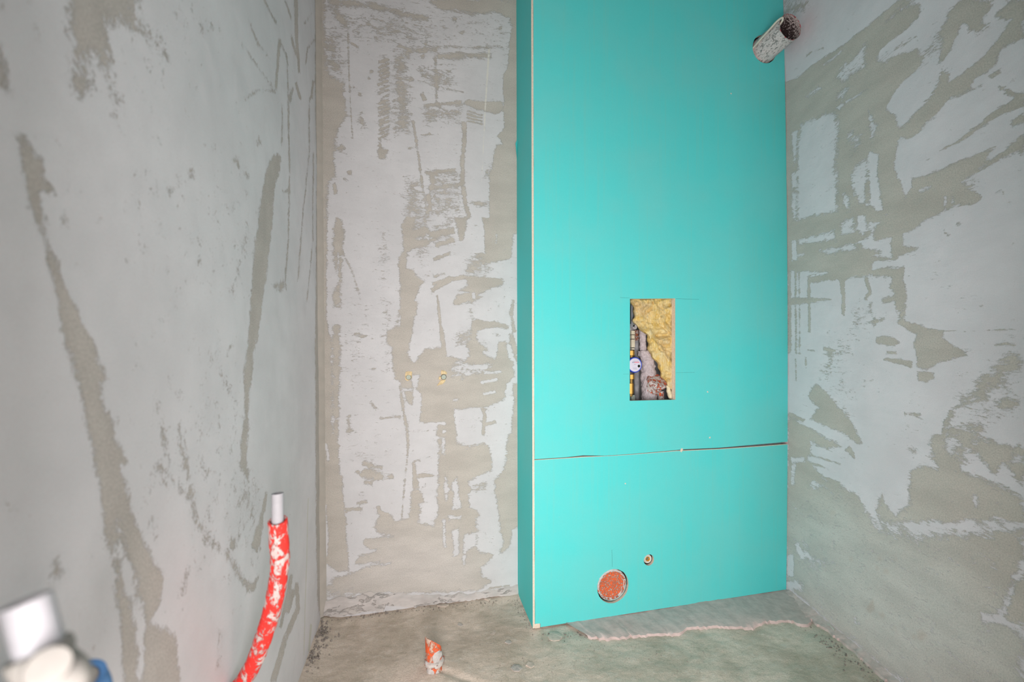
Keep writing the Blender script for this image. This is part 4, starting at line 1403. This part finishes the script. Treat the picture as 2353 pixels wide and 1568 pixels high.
# steel stud seen at the left of the hatch
V, F = box_vf(hp(300, 350, .09), (hr(46, .09), 0.03, hr(420, .09)))
tag(bevel_obj(mesh('steel_stud', V, F, M_steel), 0.002), 'dark grey metal stud in the upper left of the hatch', 'stud')

# beige plastic fitting: stacked blocks above the meter
D4 = .072
bf = thing('plastic_fitting', 'beige plastic pipe fitting with ridges above the meter, left in the hatch', 'pipe fitting', hp(302, 700, D4))
for y0, y1, wd in ((588, 636, 44), (638, 684, 40), (686, 782, 46), (784, 806, 36)):
    V, F = box_vf(hp(302, (y0 + y1) / 2, D4 + .012), (hr(wd, D4), 0.026, hr(y1 - y0 - 3, D4)))
    bevel_obj(mesh('block', V, F, M_beige, bf), 0.0012)

# water meter
D5 = .052
mc = hp(336, 975, D5)
wm = thing('water_meter', 'round water meter with lilac dial and blue ring at left edge of hatch', 'meter', mc)
mr = lambda dy, r, seg=40: ring(mc + Vector((0, dy, 0)), (0, -1, 0), hr(r, D5), seg)
V, F = loft([mr(.045, 78), mr(.012, 80), mr(.006, 84)])
mesh('body', V, F, M_brassd, wm, True)
V, F = loft([mr(.012, 90), mr(.001, 92), mr(-.002, 88), mr(-.0015, 80), mr(.002, 79)], True, False)
mesh('ring', V, F, M_bluep, wm, True)
V, F = loft([mr(.002, 80), mr(-.0018, 79), mr(-.0030, 74), mr(-.0032, 40)])
dial = mesh('dial', V, F, M_dial, wm, True)


def mark(x0, y0, x1, y1, mat, name='print'):
    c0 = mc + Vector((hr((x0 + x1) / 2, D5), -.0033, -hr((y0 + y1) / 2, D5)))
    V, F = box_vf(c0, (hr(abs(x1 - x0), D5), .0004, hr(abs(y1 - y0), D5)))
    mesh(name, V, F, mat, dial)


for i in range(9):               # row of number wheels, the last ones red
    mark(-38 + i * 10, -36, -31 + i * 10, -24, M_dialr if i > 2 else M_dialk, 'number_wheel')
mark(-25, -46, 40, -43, M_dialk)
mark(-15, -8, 10, -5, M_dialk)
mark(-32, 34, 20, 37, M_dialk)
mark(-22, 46, 22, 49, M_dialk)
c0 = mc + Vector((hr(48, D5), -.0034, -hr(14, D5)))
V, F = loft([ring(c0, (0, -1, 0), hr(17, D5), 20), ring(c0 + Vector((0, -.0012, 0)), (0, -1, 0), hr(16, D5), 20), ring(c0 + Vector((0, -.0012, 0)), (0, -1, 0), hr(11, D5), 20), ring(c0, (0, -1, 0), hr(10, D5), 20)])
mesh('flow_wheel', V, F, simple('dark_flow_wheel', (0.06, 0.08, 0.08), 0.4, bump=0), dial)


def hexnut(name, parent, cx, y0, y1, r, mat, seg=6, dep=D5 + .02):
    V, F = loft([ring(hp(cx, y0, dep), (0, 0, 1), hr(r, dep), seg), ring(hp(cx, y1, dep), (0, 0, 1), hr(r, dep), seg)])
    return bevel_obj(mesh(name, V, F, mat, parent), 0.0008, 1)


hexnut('upper_nut', wm, 300, 868, 812, 34, M_brass)
hexnut('upper_tail', wm, 298, 900, 866, 24, M_brassd, 16)
hexnut('lower_nut', wm, 300, 1135, 1082, 32, M_brass)
hexnut('lower_tail', wm, 296, 1185, 1130, 20, M_brassd, 16)
va = thing('brass_valve', 'brass hexagonal valve coupling below the meter, lower left of the hatch', 'valve', hp(292, 1240, D5))
hexnut('hex_body', va, 292, 1300, 1182, 30, M_brass)
hexnut('threaded_end', va, 292, 1330, 1296, 22, M_brassd, 16)
V, F = box_vf(hp(300, 1350, .08), (hr(46, .08), 0.03, hr(80, .08)))
tag(bevel_obj(mesh('pipe_clip', V, F, simple('grey_green_plastic', (0.33, 0.38, 0.33), 0.6)), 0.002), 'grey green plastic pipe clip in the lower left corner of the hatch', 'clip')

# ------------------------------------------------------------------ tap outlets on the back wall
for k, (x, y, lab) in enumerate(((938, 866, 'left of two wall tap outlets, grey green plug in a neat square of yellow foam'),
                                 (1017, 866, 'right of two wall tap outlets, grey green plug with ragged yellow foam below'))):
    c0 = at_y(x, y, YB)
    o = thing('tap_outlet', lab, 'pipe fitting', c0, 'tap outlets on the back wall')
    q = lambda dx, dz, dy=0.0: c0 + Vector((dx / 11.76 / FP * YB * 1.04, dy, -dz / 11.76 / FP * YB * 1.04))
    if k == 0:
        shapes = [[(-75, -55), (-60, -125), (15, -135), (95, -125), (95, -60), (85, -20), (95, 20), (40, 80), (-20, 105), (-75, 75), (-70, 30)]]
        pc, pr = (10, 13), 62
    else:
        shapes = [[(-45, -105), (-30, -170), (60, -150), (105, -115), (115, -60), (20, -60), (-40, -50)],
                  [(-95, 10), (-75, -15), (-30, 0), (-35, 50), (-75, 90), (-100, 60)],
                  [(-60, 100), (-20, 75), (75, 75), (60, 135), (0, 190), (-90, 215), (-145, 235)]]
        pc, pr = (25, 8), 64
    for sh in shapes:
        n = len(sh)
        m0 = (sum(p[0] for p in sh) / n, sum(p[1] for p in sh) / n)
        V = [q(*p, 0.004) for p in sh] + [q(*p, -0.0025) for p in sh] + [q(m0[0] + (p[0] - m0[0]) * .6, m0[1] + (p[1] - m0[1]) * .6, -0.005) for p in sh]
        F = [tuple(range(2 * n, 3 * n))]
        for r in range(2):
            F += [(r * n + i, r * n + (i + 1) % n, (r + 1) * n + (i + 1) % n, (r + 1) * n + i) for i in range(n)]
        mesh('foam', V, F, M_foam, o)
    rr = pr / 11.76 / FP * YB * 1.04
    pcv = q(*pc)
    V, F = loft([ring(pcv + Vector((0, .004, 0)), (0, -1, 0), rr * 1.12, 24), ring(pcv + Vector((0, -.0045, 0)), (0, -1, 0), rr * 1.12, 24), ring(pcv + Vector((0, -.0045, 0)), (0, -1, 0), rr * 1.0, 24)], True, False)
    mesh('rim', V, F, simple('dark_brown_gap', (0.16, 0.12, 0.08), 0.9), o)
    V, F = loft([ring(pcv + Vector((0, .0, 0)), (0, -1, 0), rr, 8), ring(pcv + Vector((0, -.0075, 0)), (0, -1, 0), rr, 8), ring(pcv + Vector((0, -.009, 0)), (0, -1, 0), rr * .88, 8)])
    mesh('plug', V, F, M_plug, o)

# ------------------------------------------------------------------ red sleeved pipe by the left wall
keys = [(638, 1196), (641, 1240), (644, 1292), (638, 1339), (630, 1384), (618, 1428), (603, 1473), (586, 1518), (559, 1566)]
P = [at_d(x, y, 0.77 + 0.085 * ((y - 1196) / 370.0)) for x, y in keys]
last = P[-1]
zw = last.z - 0.075
P += [Vector((last.x - 0.03, last.y - 0.02, last.z - 0.036)), Vector((xl(zw) + 0.005, last.y - 0.055, zw))]
P = P[::-1]
hot = thing('hot_water_pipe', 'white pipe in a plaster-stained red foam sleeve curving up from the left wall', 'pipe', P[0])
cp = curve_pts(P, 9)
RR = 0.0164
rad = []
for i, p in enumerate(cp):
    s = i / (len(cp) - 1)
    k = 1 + 0.02 * math.sin(i * .9)
    rad.append(RR * k * (1 - 0.10 * math.exp(-((s - .735) / .012) ** 2)))
V, F = sweep(cp, rad, 30, inner=0.0125, rough=0.05, rsc=70, depth=0.02)
mesh('foam_sleeve', V, F, M_red, hot, True)
dtop = (cp[-1] - cp[-3]).normalized()
top_in = at_d(638, 1134, 0.772)
V, F = sweep([cp[-1] - dtop * .03, cp[-1], cp[-1].lerp(top_in, .5), top_in], 0.0100, 28, inner=0.0066, depth=0.05)
mesh('inner_pipe', V, F, M_ppr, hot, True)['label'] = 'white inner pipe standing proud of the sleeve'

# ------------------------------------------------------------------ white pipe close to the camera, and its blue sleeved twin
dz = 0.228
a0, a1 = at_d(60, 1380, dz), at_d(95, 1505, dz)
wp = thing('white_elbow_pipe', 'short white plastic pipe with a rounded elbow fitting, close in the bottom left corner', 'pipe', at_d(120, 1640, dz))
V, F = sweep([a1 + (a1 - a0) * .2, a1, a0.lerp(a1, .5), a0], 0.0101, 32, inner=0.0084, depth=0.05)
mesh('pipe', V, F, M_ppr, wp, True)
b0, b1, b2 = at_d(88, 1492, dz), at_d(101, 1530, dz), at_d(120, 1600, dz)
b3 = Vector((xl(0.78) + 0.004, b2.y - 0.02, b2.z - 0.03))
V, F = sweep(curve_pts([b3, b2.lerp(b3, .4), b2, b1, b0], 6), [0.0125] * 20 + [0.0135] * 4 + [0.0128], 28)
mesh('elbow', V, F, M_pprd, wp, True)
e0 = at_d(110, 1533, dz - 0.012)
vd = (Vector((0, 0, CH)) - e0).normalized()
V, F = loft([ring(e0 - vd * .02, vd, .0092, 28), ring(e0 - vd * .002, vd, .0096, 28), ring(e0 + vd * .0015, vd, .0088, 28), ring(e0 + vd * .0022, vd, .006, 28)])
mesh('elbow_end', V, F, M_pprd, wp, True)

dz2 = 0.36
c0 = at_d(186, 1562, dz2)
ctop = [Vector((xl(0.6) + 0.004, c0.y + 0.01, c0.z - 0.10)), Vector((c0.x - 0.035, c0.y + 0.012, c0.z - 0.07)), c0 + Vector((-.006, .014, -.03)), c0]
bp = thing('cold_water_pipe', 'blue foam-sleeved pipe end behind the white elbow, bottom left corner', 'pipe', ctop[0])
V, F = sweep(curve_pts(ctop, 8), 0.0165, 28, inner=0.0118, depth=0.012)
mesh('foam_sleeve', V, F, M_blue, bp, True)
cq = curve_pts(ctop, 8)
V, F = sweep([cq[-4], cq[-1] - (cq[-1] - cq[-2]).normalized() * .001], 0.0108, 24)
mesh('inner_pipe', V, F, M_pprd, bp, True)['label'] = 'cream pipe end'

# ------------------------------------------------------------------ broken drain stub in the floor
s0 = at_z(998, 1541)
zst = floor_z(s0.x, s0.y)
stub = thing('drain_stub', 'broken orange drain stub caked with white plaster, standing on the floor', 'pipe', (s0.x, s0.y, zst))


def sr(h, r, dx=0.0, jag=0.0):
    return ring((s0.x + dx, s0.y, h), (0, 0, 1), r, 40, (lambda i, a: 1 + jag * mnoise.noise(Vector((math.cos(a) * 3, math.sin(a) * 3, h * 60)))) if jag else None)


tilt = -0.004
tops = []
for i, v in enumerate(sr(0.0, .0268, tilt)):
    dx = (v.x - (s0.x + tilt)) * CT - (v.y - s0.y) * ST
    dyy = (v.x - (s0.x + tilt)) * ST + (v.y - s0.y) * CT
    h = 0.096 - dx * 0.47 - dyy * 0.85 + 0.0022 * mnoise.noise(Vector((i * .9, 1, 3)))
    if dyy < 0 and -0.030 < dx < -0.018:
        h += 0.005
    tops.append(Vector((v.x, v.y, h)))
inn = [Vector((s0.x + tilt + (v.x - s0.x - tilt) * .89, s0.y + (v.y - s0.y) * .89, v.z - 0.0008)) for v in tops]
inn2 = [Vector((v.x, v.y, 0.02)) for v in inn]
V, F = loft([sr(-0.015, .0255), sr(0.03, .0262, 0, .02), sr(0.06, .0266, tilt * .6, .02), tops, inn, inn2])
mesh('pipe', V, F, spatter('orange_stub_dusted', (0.80, 0.14, 0.045), (0.66, 0.46, 0.36), 0.46, 75, (0.74, 0.11, 0.035), stretch=(1, 1, .4)), stub, True)
V, F = loft([sr(0.024, .0265, 0, .05), sr(0.026, .0320, 0, .05), sr(0.032, .0335, 0, .05), sr(0.040, .0330, 0, .06), sr(0.044, .0268, 0, .05)])
mesh('collar', V, F, spatter('orange_collar_caked', (0.78, 0.15, 0.05), (0.62, 0.56, 0.52), 0.60, 45, (0.7, 0.12, 0.04), bump=0.003), stub, True)


M_lump = spatter('plaster_lump_specked', (0.70, 0.24, 0.13), (0.57, 0.53, 0.505), 0.86, 42, (0.62, 0.34, 0.25), bump=0.003)


def cake(a0, a1, h0, h1, thick, r0=.0262):
    """lump of plaster stuck on the pipe; angles in degrees seen from the camera, 0 = facing it"""
    V, F, na, nh = [], [], 14, 12
    for j in range(nh + 1):
        for i in range(na + 1):
            s, t = i / na * 2 - 1, j / nh * 2 - 1
            q = math.sqrt(s * s + t * t)
            k = 1 / max(1, q / max(abs(s), abs(t), 1e-6) * 0.93) if q > 0 else 1
            s2, t2 = s * k, t * k
            e_ = max(0.0, 1 - max(abs(s), abs(t)) ** 4)
            a = math.radians(a0 + (a1 - a0) * (s2 + 1) / 2)
            h = h0 + (h1 - h0) * (t2 + 1) / 2
            n_ = mnoise.fractal(Vector((a * 3, h * 90, a0)), 1, 2, 4)
            h += 0.003 * mnoise.noise(Vector((a * 4, h * 60, a1)))
            r = r0 - .002 + e_ ** .5 * thick * (1 + .35 * n_)
            dx, dy = math.sin(a) * r, -math.cos(a) * r
            V.append(Vector((s0.x + dx * CT + dy * ST, s0.y - dx * ST + dy * CT, h)))
    for j in range(nh):
        for i in range(na):
            b = j * (na + 1) + i
            F.append((b, b + 1, b + na + 2, b + na + 1))
    mesh('plaster_lump', V, F, M_lump, stub, True)


cake(-8, 64, .040, .080, .0038)
cake(26, 80, .050, .074, .0050)
cake(-78, -30, .028, .044, .0035, .032)
cake(-66, 14, -.010, .024, .0048)
cake(20, 50, -.010, .016, .0040)

# ------------------------------------------------------------------ mortar along the foot of the walls
def ribbon(name, edge, inner, h, mat, parent, hin=None, seed=0):
    """ragged slab lying on the floor between two outlines (pairs of floor points)"""
    n = len(edge)
    V, F = [], []
    for i in range(n):
        a, b = Vector(edge[i]), Vector(inner[i])
        for t in (0.0, 0.03, 0.12, 0.35, 0.7, 1.0):
            p = a.lerp(b, t)
            hh = (0 if t == 0 else h * (0.75 + .25 * min(1, t / .12))) if hin is None else h + (hin - h) * t ** 1.5
            if hin is not None and t == 0:
                hh = 0
            z = floor_z(p.x, p.y) + hh + 0.0025 * mnoise.fractal(p * 40, 1, 2, 3) - (0.004 if t == 0 else 0)
            V.append(Vector((p.x, p.y, z)))
    k = 6
    for i in range(n - 1):
        for j in range(k - 1):
            F.append((i * k + j, (i + 1) * k + j, (i + 1) * k + j + 1, i * k + j + 1))
    return mesh(name, V, F, mat, parent, True)


def densify(pts, step, jag, seed):
    out = []
    for i in range(len(pts) - 1):
        a, b = Vector((*pts[i], 0)), Vector((*pts[i + 1], 0))
        m_ = max(1, int((b - a).length / step))
        for k in range(m_):
            p = a.lerp(b, k / m_)
            q = mnoise.noise(Vector((p.x * .11, p.y * .11, seed))) + .6 * mnoise.noise(Vector((p.x * .35, p.y * .35, seed + 5)))
            out.append((p.x, p.y + jag * q))
    out.append(pts[-1])
    return out


M_patch = simple('smooth_pinkish_screed', (0.60, 0.48, 0.45), 0.92, var=0.10, scale=26, bump=0.003)
pe = densify([(1352, 1466), (1400, 1470), (1450, 1463), (1520, 1457), (1565, 1459), (1580, 1446), (1650, 1444), (1722, 1447), (1770, 1431), (1815, 1428), (1853, 1441), (1866, 1430)], 5, 4.5, 1)
edge = [at_z(x, y) for x, y in pe]
inner = []
for i, (x, y) in enumerate(pe):
    t = i / (len(pe) - 1)
    xx = 1290 + (1812 - 1290) * t
    yy = 1443 + (1357 - 1443) * (xx - 1224) / 582
    p = at_z(xx, yy)
    inner.append(Vector((p.x, YF + 0.02, 0)))
ribbon('screed_patch', edge, inner, 0.010, M_patch, floor)

# right wall foot: sloping fillet of plaster
re_ = densify([(1806, 1362), (1852, 1415), (1905, 1452), (1960, 1495), (2010, 1540), (2060, 1580), (2130, 1660), (2300, 1850)], 6, 3.5, 8)
edge, inner = [], []
for x, y in re_:
    p = at_z(x, y)
    edge.append(Vector((p.x - 0.004, p.y, 0)))
    inner.append(Vector((xr(p.y, 0.05) + 0.004, p.y, 0)))
ribbon('plaster_fillet', edge, inner, 0.010, simple('pinkish_fillet', (0.66, 0.52, 0.49), 0.95, var=0.14, scale=40, bump=0.003), wall_right, hin=0.020)
le = densify([(1862, 1398), (1880, 1412), (1905, 1432), (1926, 1452)], 4, 2, 4)
edge = [at_z(x - 10, y + 3) for x, y in le]
inner = [Vector((p.x + .035, p.y + .012, 0)) for p in edge]
ribbon('plaster_shard', edge, inner, 0.016, simple('cream_plaster', (0.64, 0.58, 0.52), 0.95), wall_right)

# back wall foot: thicker ragged plaster that stops short of the floor
sk_top = [(738, 1383), (800, 1372), (850, 1363), (900, 1366), (960, 1368), (1040, 1368), (1100, 1362), (1160, 1352), (1192, 1346)]
sk_bot = densify([(738, 1415), (765, 1421), (800, 1416), (835, 1409), (862, 1405), (880, 1408), (886, 1394), (920, 1395), (955, 1399), (990, 1391), (1040, 1385), (1090, 1382), (1130, 1373), (1192, 1371)], 5, 3.0, 3)
n = len(sk_bot)
V, F = [], []
k = 5
for i, (x, y) in enumerate(sk_bot):
    ty = np.interp(x, [p[0] for p in sk_top], [p[1] for p in sk_top]) + 7 * mnoise.fractal(Vector((x * .03, 7, 0)), 1, 2, 4)
    pb, pt_ = at_y(x, y, YB - .012), at_y(x, ty, YB - .002)
    jj = 0.004 * mnoise.fractal(Vector((x * .05, 2, 0)), 1, 2, 4)
    V += [Vector((pt_.x, YB + .004, pt_.z + .004)), Vector((pt_.x, YB - .003, pt_.z)), Vector((pb.x, YB - .008 - jj, (pt_.z * 1.2 + pb.z * .8) / 2)), Vector((pb.x, YB - .012 - jj, pb.z + .003)), Vector((pb.x, YB + .004, pb.z - .006))]
for i in range(n - 1):
    for j in range(k - 1):
        F.append((i * k + j, (i + 1) * k + j, (i + 1) * k + j + 1, i * k + j + 1))
mesh('plaster_foot', V, F, spatter('pinkish_white_plaster', (0.50, 0.46, 0.43), (0.58, 0.535, 0.51), 0.62, 13, (0.54, 0.50, 0.47), rough=0.95, stretch=(0.6, 1, 1.6), bump=0.004), wall_back, True)

# strip of render standing in the left corner
V, F = [], []
for i, z in enumerate(np.linspace(0.02, ZT, 60)):
    j = 0.0012 * mnoise.noise(Vector((0, 0, z * 12)))
    x0 = xl(z)
    V += [Vector((x0 - .002, YB - .020 + j, z)), Vector((x0 + .006 + j, YB - .014, z)), Vector((x0 + .016 + j, YB - .005 + j, z)), Vector((x0 + .022, YB + .003, z))]
F = [(i * 4 + j, i * 4 + j + 1, (i + 1) * 4 + j + 1, (i + 1) * 4 + j) for i in range(59) for j in range(3)]
mesh('corner_bead', V, F, simple('brown_grey_corner_render', (0.47, 0.425, 0.38), 0.95, var=0.05, scale=25, bump=0.0006), wall_back, True)

# ------------------------------------------------------------------ crumbs and chips
V, F = [], []


def crumb(p, s):
    b = len(V)
    for v in ((1, 0, 0), (-1, 0, 0), (0, 1, 0), (0, -1, 0), (0, 0, 1), (0, 0, -1)):
        V.append(Vector(p) + Vector(v) * s * random.uniform(.6, 1.3))
    for f_ in ((0, 2, 4), (2, 1, 4), (1, 3, 4), (3, 0, 4), (2, 0, 5), (1, 2, 5), (3, 1, 5), (0, 3, 5)):
        F.append(tuple(b + i for i in f_))


def scatter(n, px0, px1, off, spread, s0_, s1_):
    for _ in range(n):
        t = random.random()
        x = px0[0] + (px1[0] - px0[0]) * t + random.gauss(0, spread)
        y = px0[1] + (px1[1] - px0[1]) * t + abs(random.gauss(0, spread)) + off
        p = at_z(x, y)
        if p.x < xl(0) + .006 or p.y > YB - .006 or p.y < 0.9 or p.x > xr(p.y, 0) - .01 or (p.x > xs(0) - .004 and p.y > YF - .004):
            continue
        s_ = random.uniform(s0_, s1_)
        crumb((p.x, p.y, floor_z(p.x, p.y) + s_ * .3), s_)


scatter(240, (742, 1412), (905, 1398), 2, 7, .0014, .0045)
scatter(330, (742, 1424), (705, 1520), 0, 14, .0014, .0058)
scatter(90, (905, 1400), (1190, 1376), 2, 6, .0010, .0028)
tag(mesh('rubble_crumbs', V, F, M_crumb), 'dark loose grit and mortar crumbs heaped in the back left corner of the floor', 'rubble', kind='stuff')
V, F = [], []
scatter(110, (1245, 1452), (1420, 1432), 4, 12, .0010, .0032)
scatter(80, (1190, 1380), (1222, 1446), -3, 7, .0010, .0026)
scatter(150, (1100, 1500), (1650, 1500), -20, 45, .0008, .0022)
tag(mesh('floor_grit', V, F, M_crumb), 'fine mortar grit scattered on the floor before the boxing', 'rubble', kind='stuff')
V, F = [], []
scatter(130, (1850, 1425), (2050, 1568), 4, 12, .0010, .004)
tag(mesh('wall_foot_rubble', V, F, M_crumb), 'dark crumbs along the foot of the right wall', 'rubble', kind='stuff')


M_chip = simple('pale_mortar', (0.58, 0.49, 0.42), 0.95, var=0.12, scale=60, bump=0.002)


def chip(px, py, pts, h, label, mat=M_chip, name='mortar_chip'):
    c0 = at_z(px, py)
    z = floor_z(c0.x, c0.y)
    h *= 0.45
    P2 = [at_z(px + a, py + b) for a, b in pts]
    n = len(P2)
    V = [Vector((p.x, p.y, z - .002)) for p in P2] + [Vector((p.x, p.y, z + h * random.uniform(.7, 1))) for p in P2] + [Vector((c0.x + (p.x - c0.x) * .6, c0.y + (p.y - c0.y) * .6, z + h * 1.1)) for p in P2]
    F = [tuple(range(n - 1, -1, -1)), tuple(range(2 * n, 3 * n))]
    for r in range(2):
        F += [(r * n + i, r * n + (i + 1) % n, (r + 1) * n + (i + 1) % n, (r + 1) * n + i) for i in range(n)]
    return tag(mesh(name, V, F, mat), label, 'debris', 'mortar chips on the floor')


chip(1133, 1452, [(-7, 4), (-2, 3), (2, -2), (2, -6), (5, -5), (6, 0), (3, 5), (-3, 7)], .004, 'pale crescent mortar shaving on the floor left of the boxing')
chip(1274, 1463, [(-16, 0), (-9, -9), (2, -11), (11, -8), (18, 0), (12, 8), (-2, 10), (-12, 7)], .008, 'flat pale mortar lump in front of the boxing\'s left corner')
chip(1056, 1431, [(-5, 3), (-3, -3), (4, -2), (8, 3), (2, 5)], .004, 'brown mortar chip on the floor between back wall and drain stub', M_pcoat)
chip(1168, 1475, [(-8, 1), (-3, -4), (5, -3), (8, 2), (1, 5)], .004, 'small grey chip on the floor between drain stub and boxing', M_pcoat)
chip(1187, 1532, [(-14, 1), (-6, -7), (6, -6), (13, 1), (6, 8), (-6, 8)], .006, 'grey mortar lump at the lower edge of the floor right of the drain stub', M_pcoat)
chip(1218, 1526, [(-10, 0), (-4, -8), (6, -6), (10, 2), (2, 7)], .006, 'pale mortar lump right of the grey lump near the drain stub')
chip(1018, 1392, [(-14, 3), (-6, -5), (6, -4), (13, 1), (6, 5), (-4, 5)], .008, 'plaster crumb fallen against the foot of the back wall')
chip(1120, 1377, [(-7, 3), (-3, -5), (4, -4), (8, 2), (2, 5)], .008, 'pale plaster knob at the foot of the back wall near the boxing')
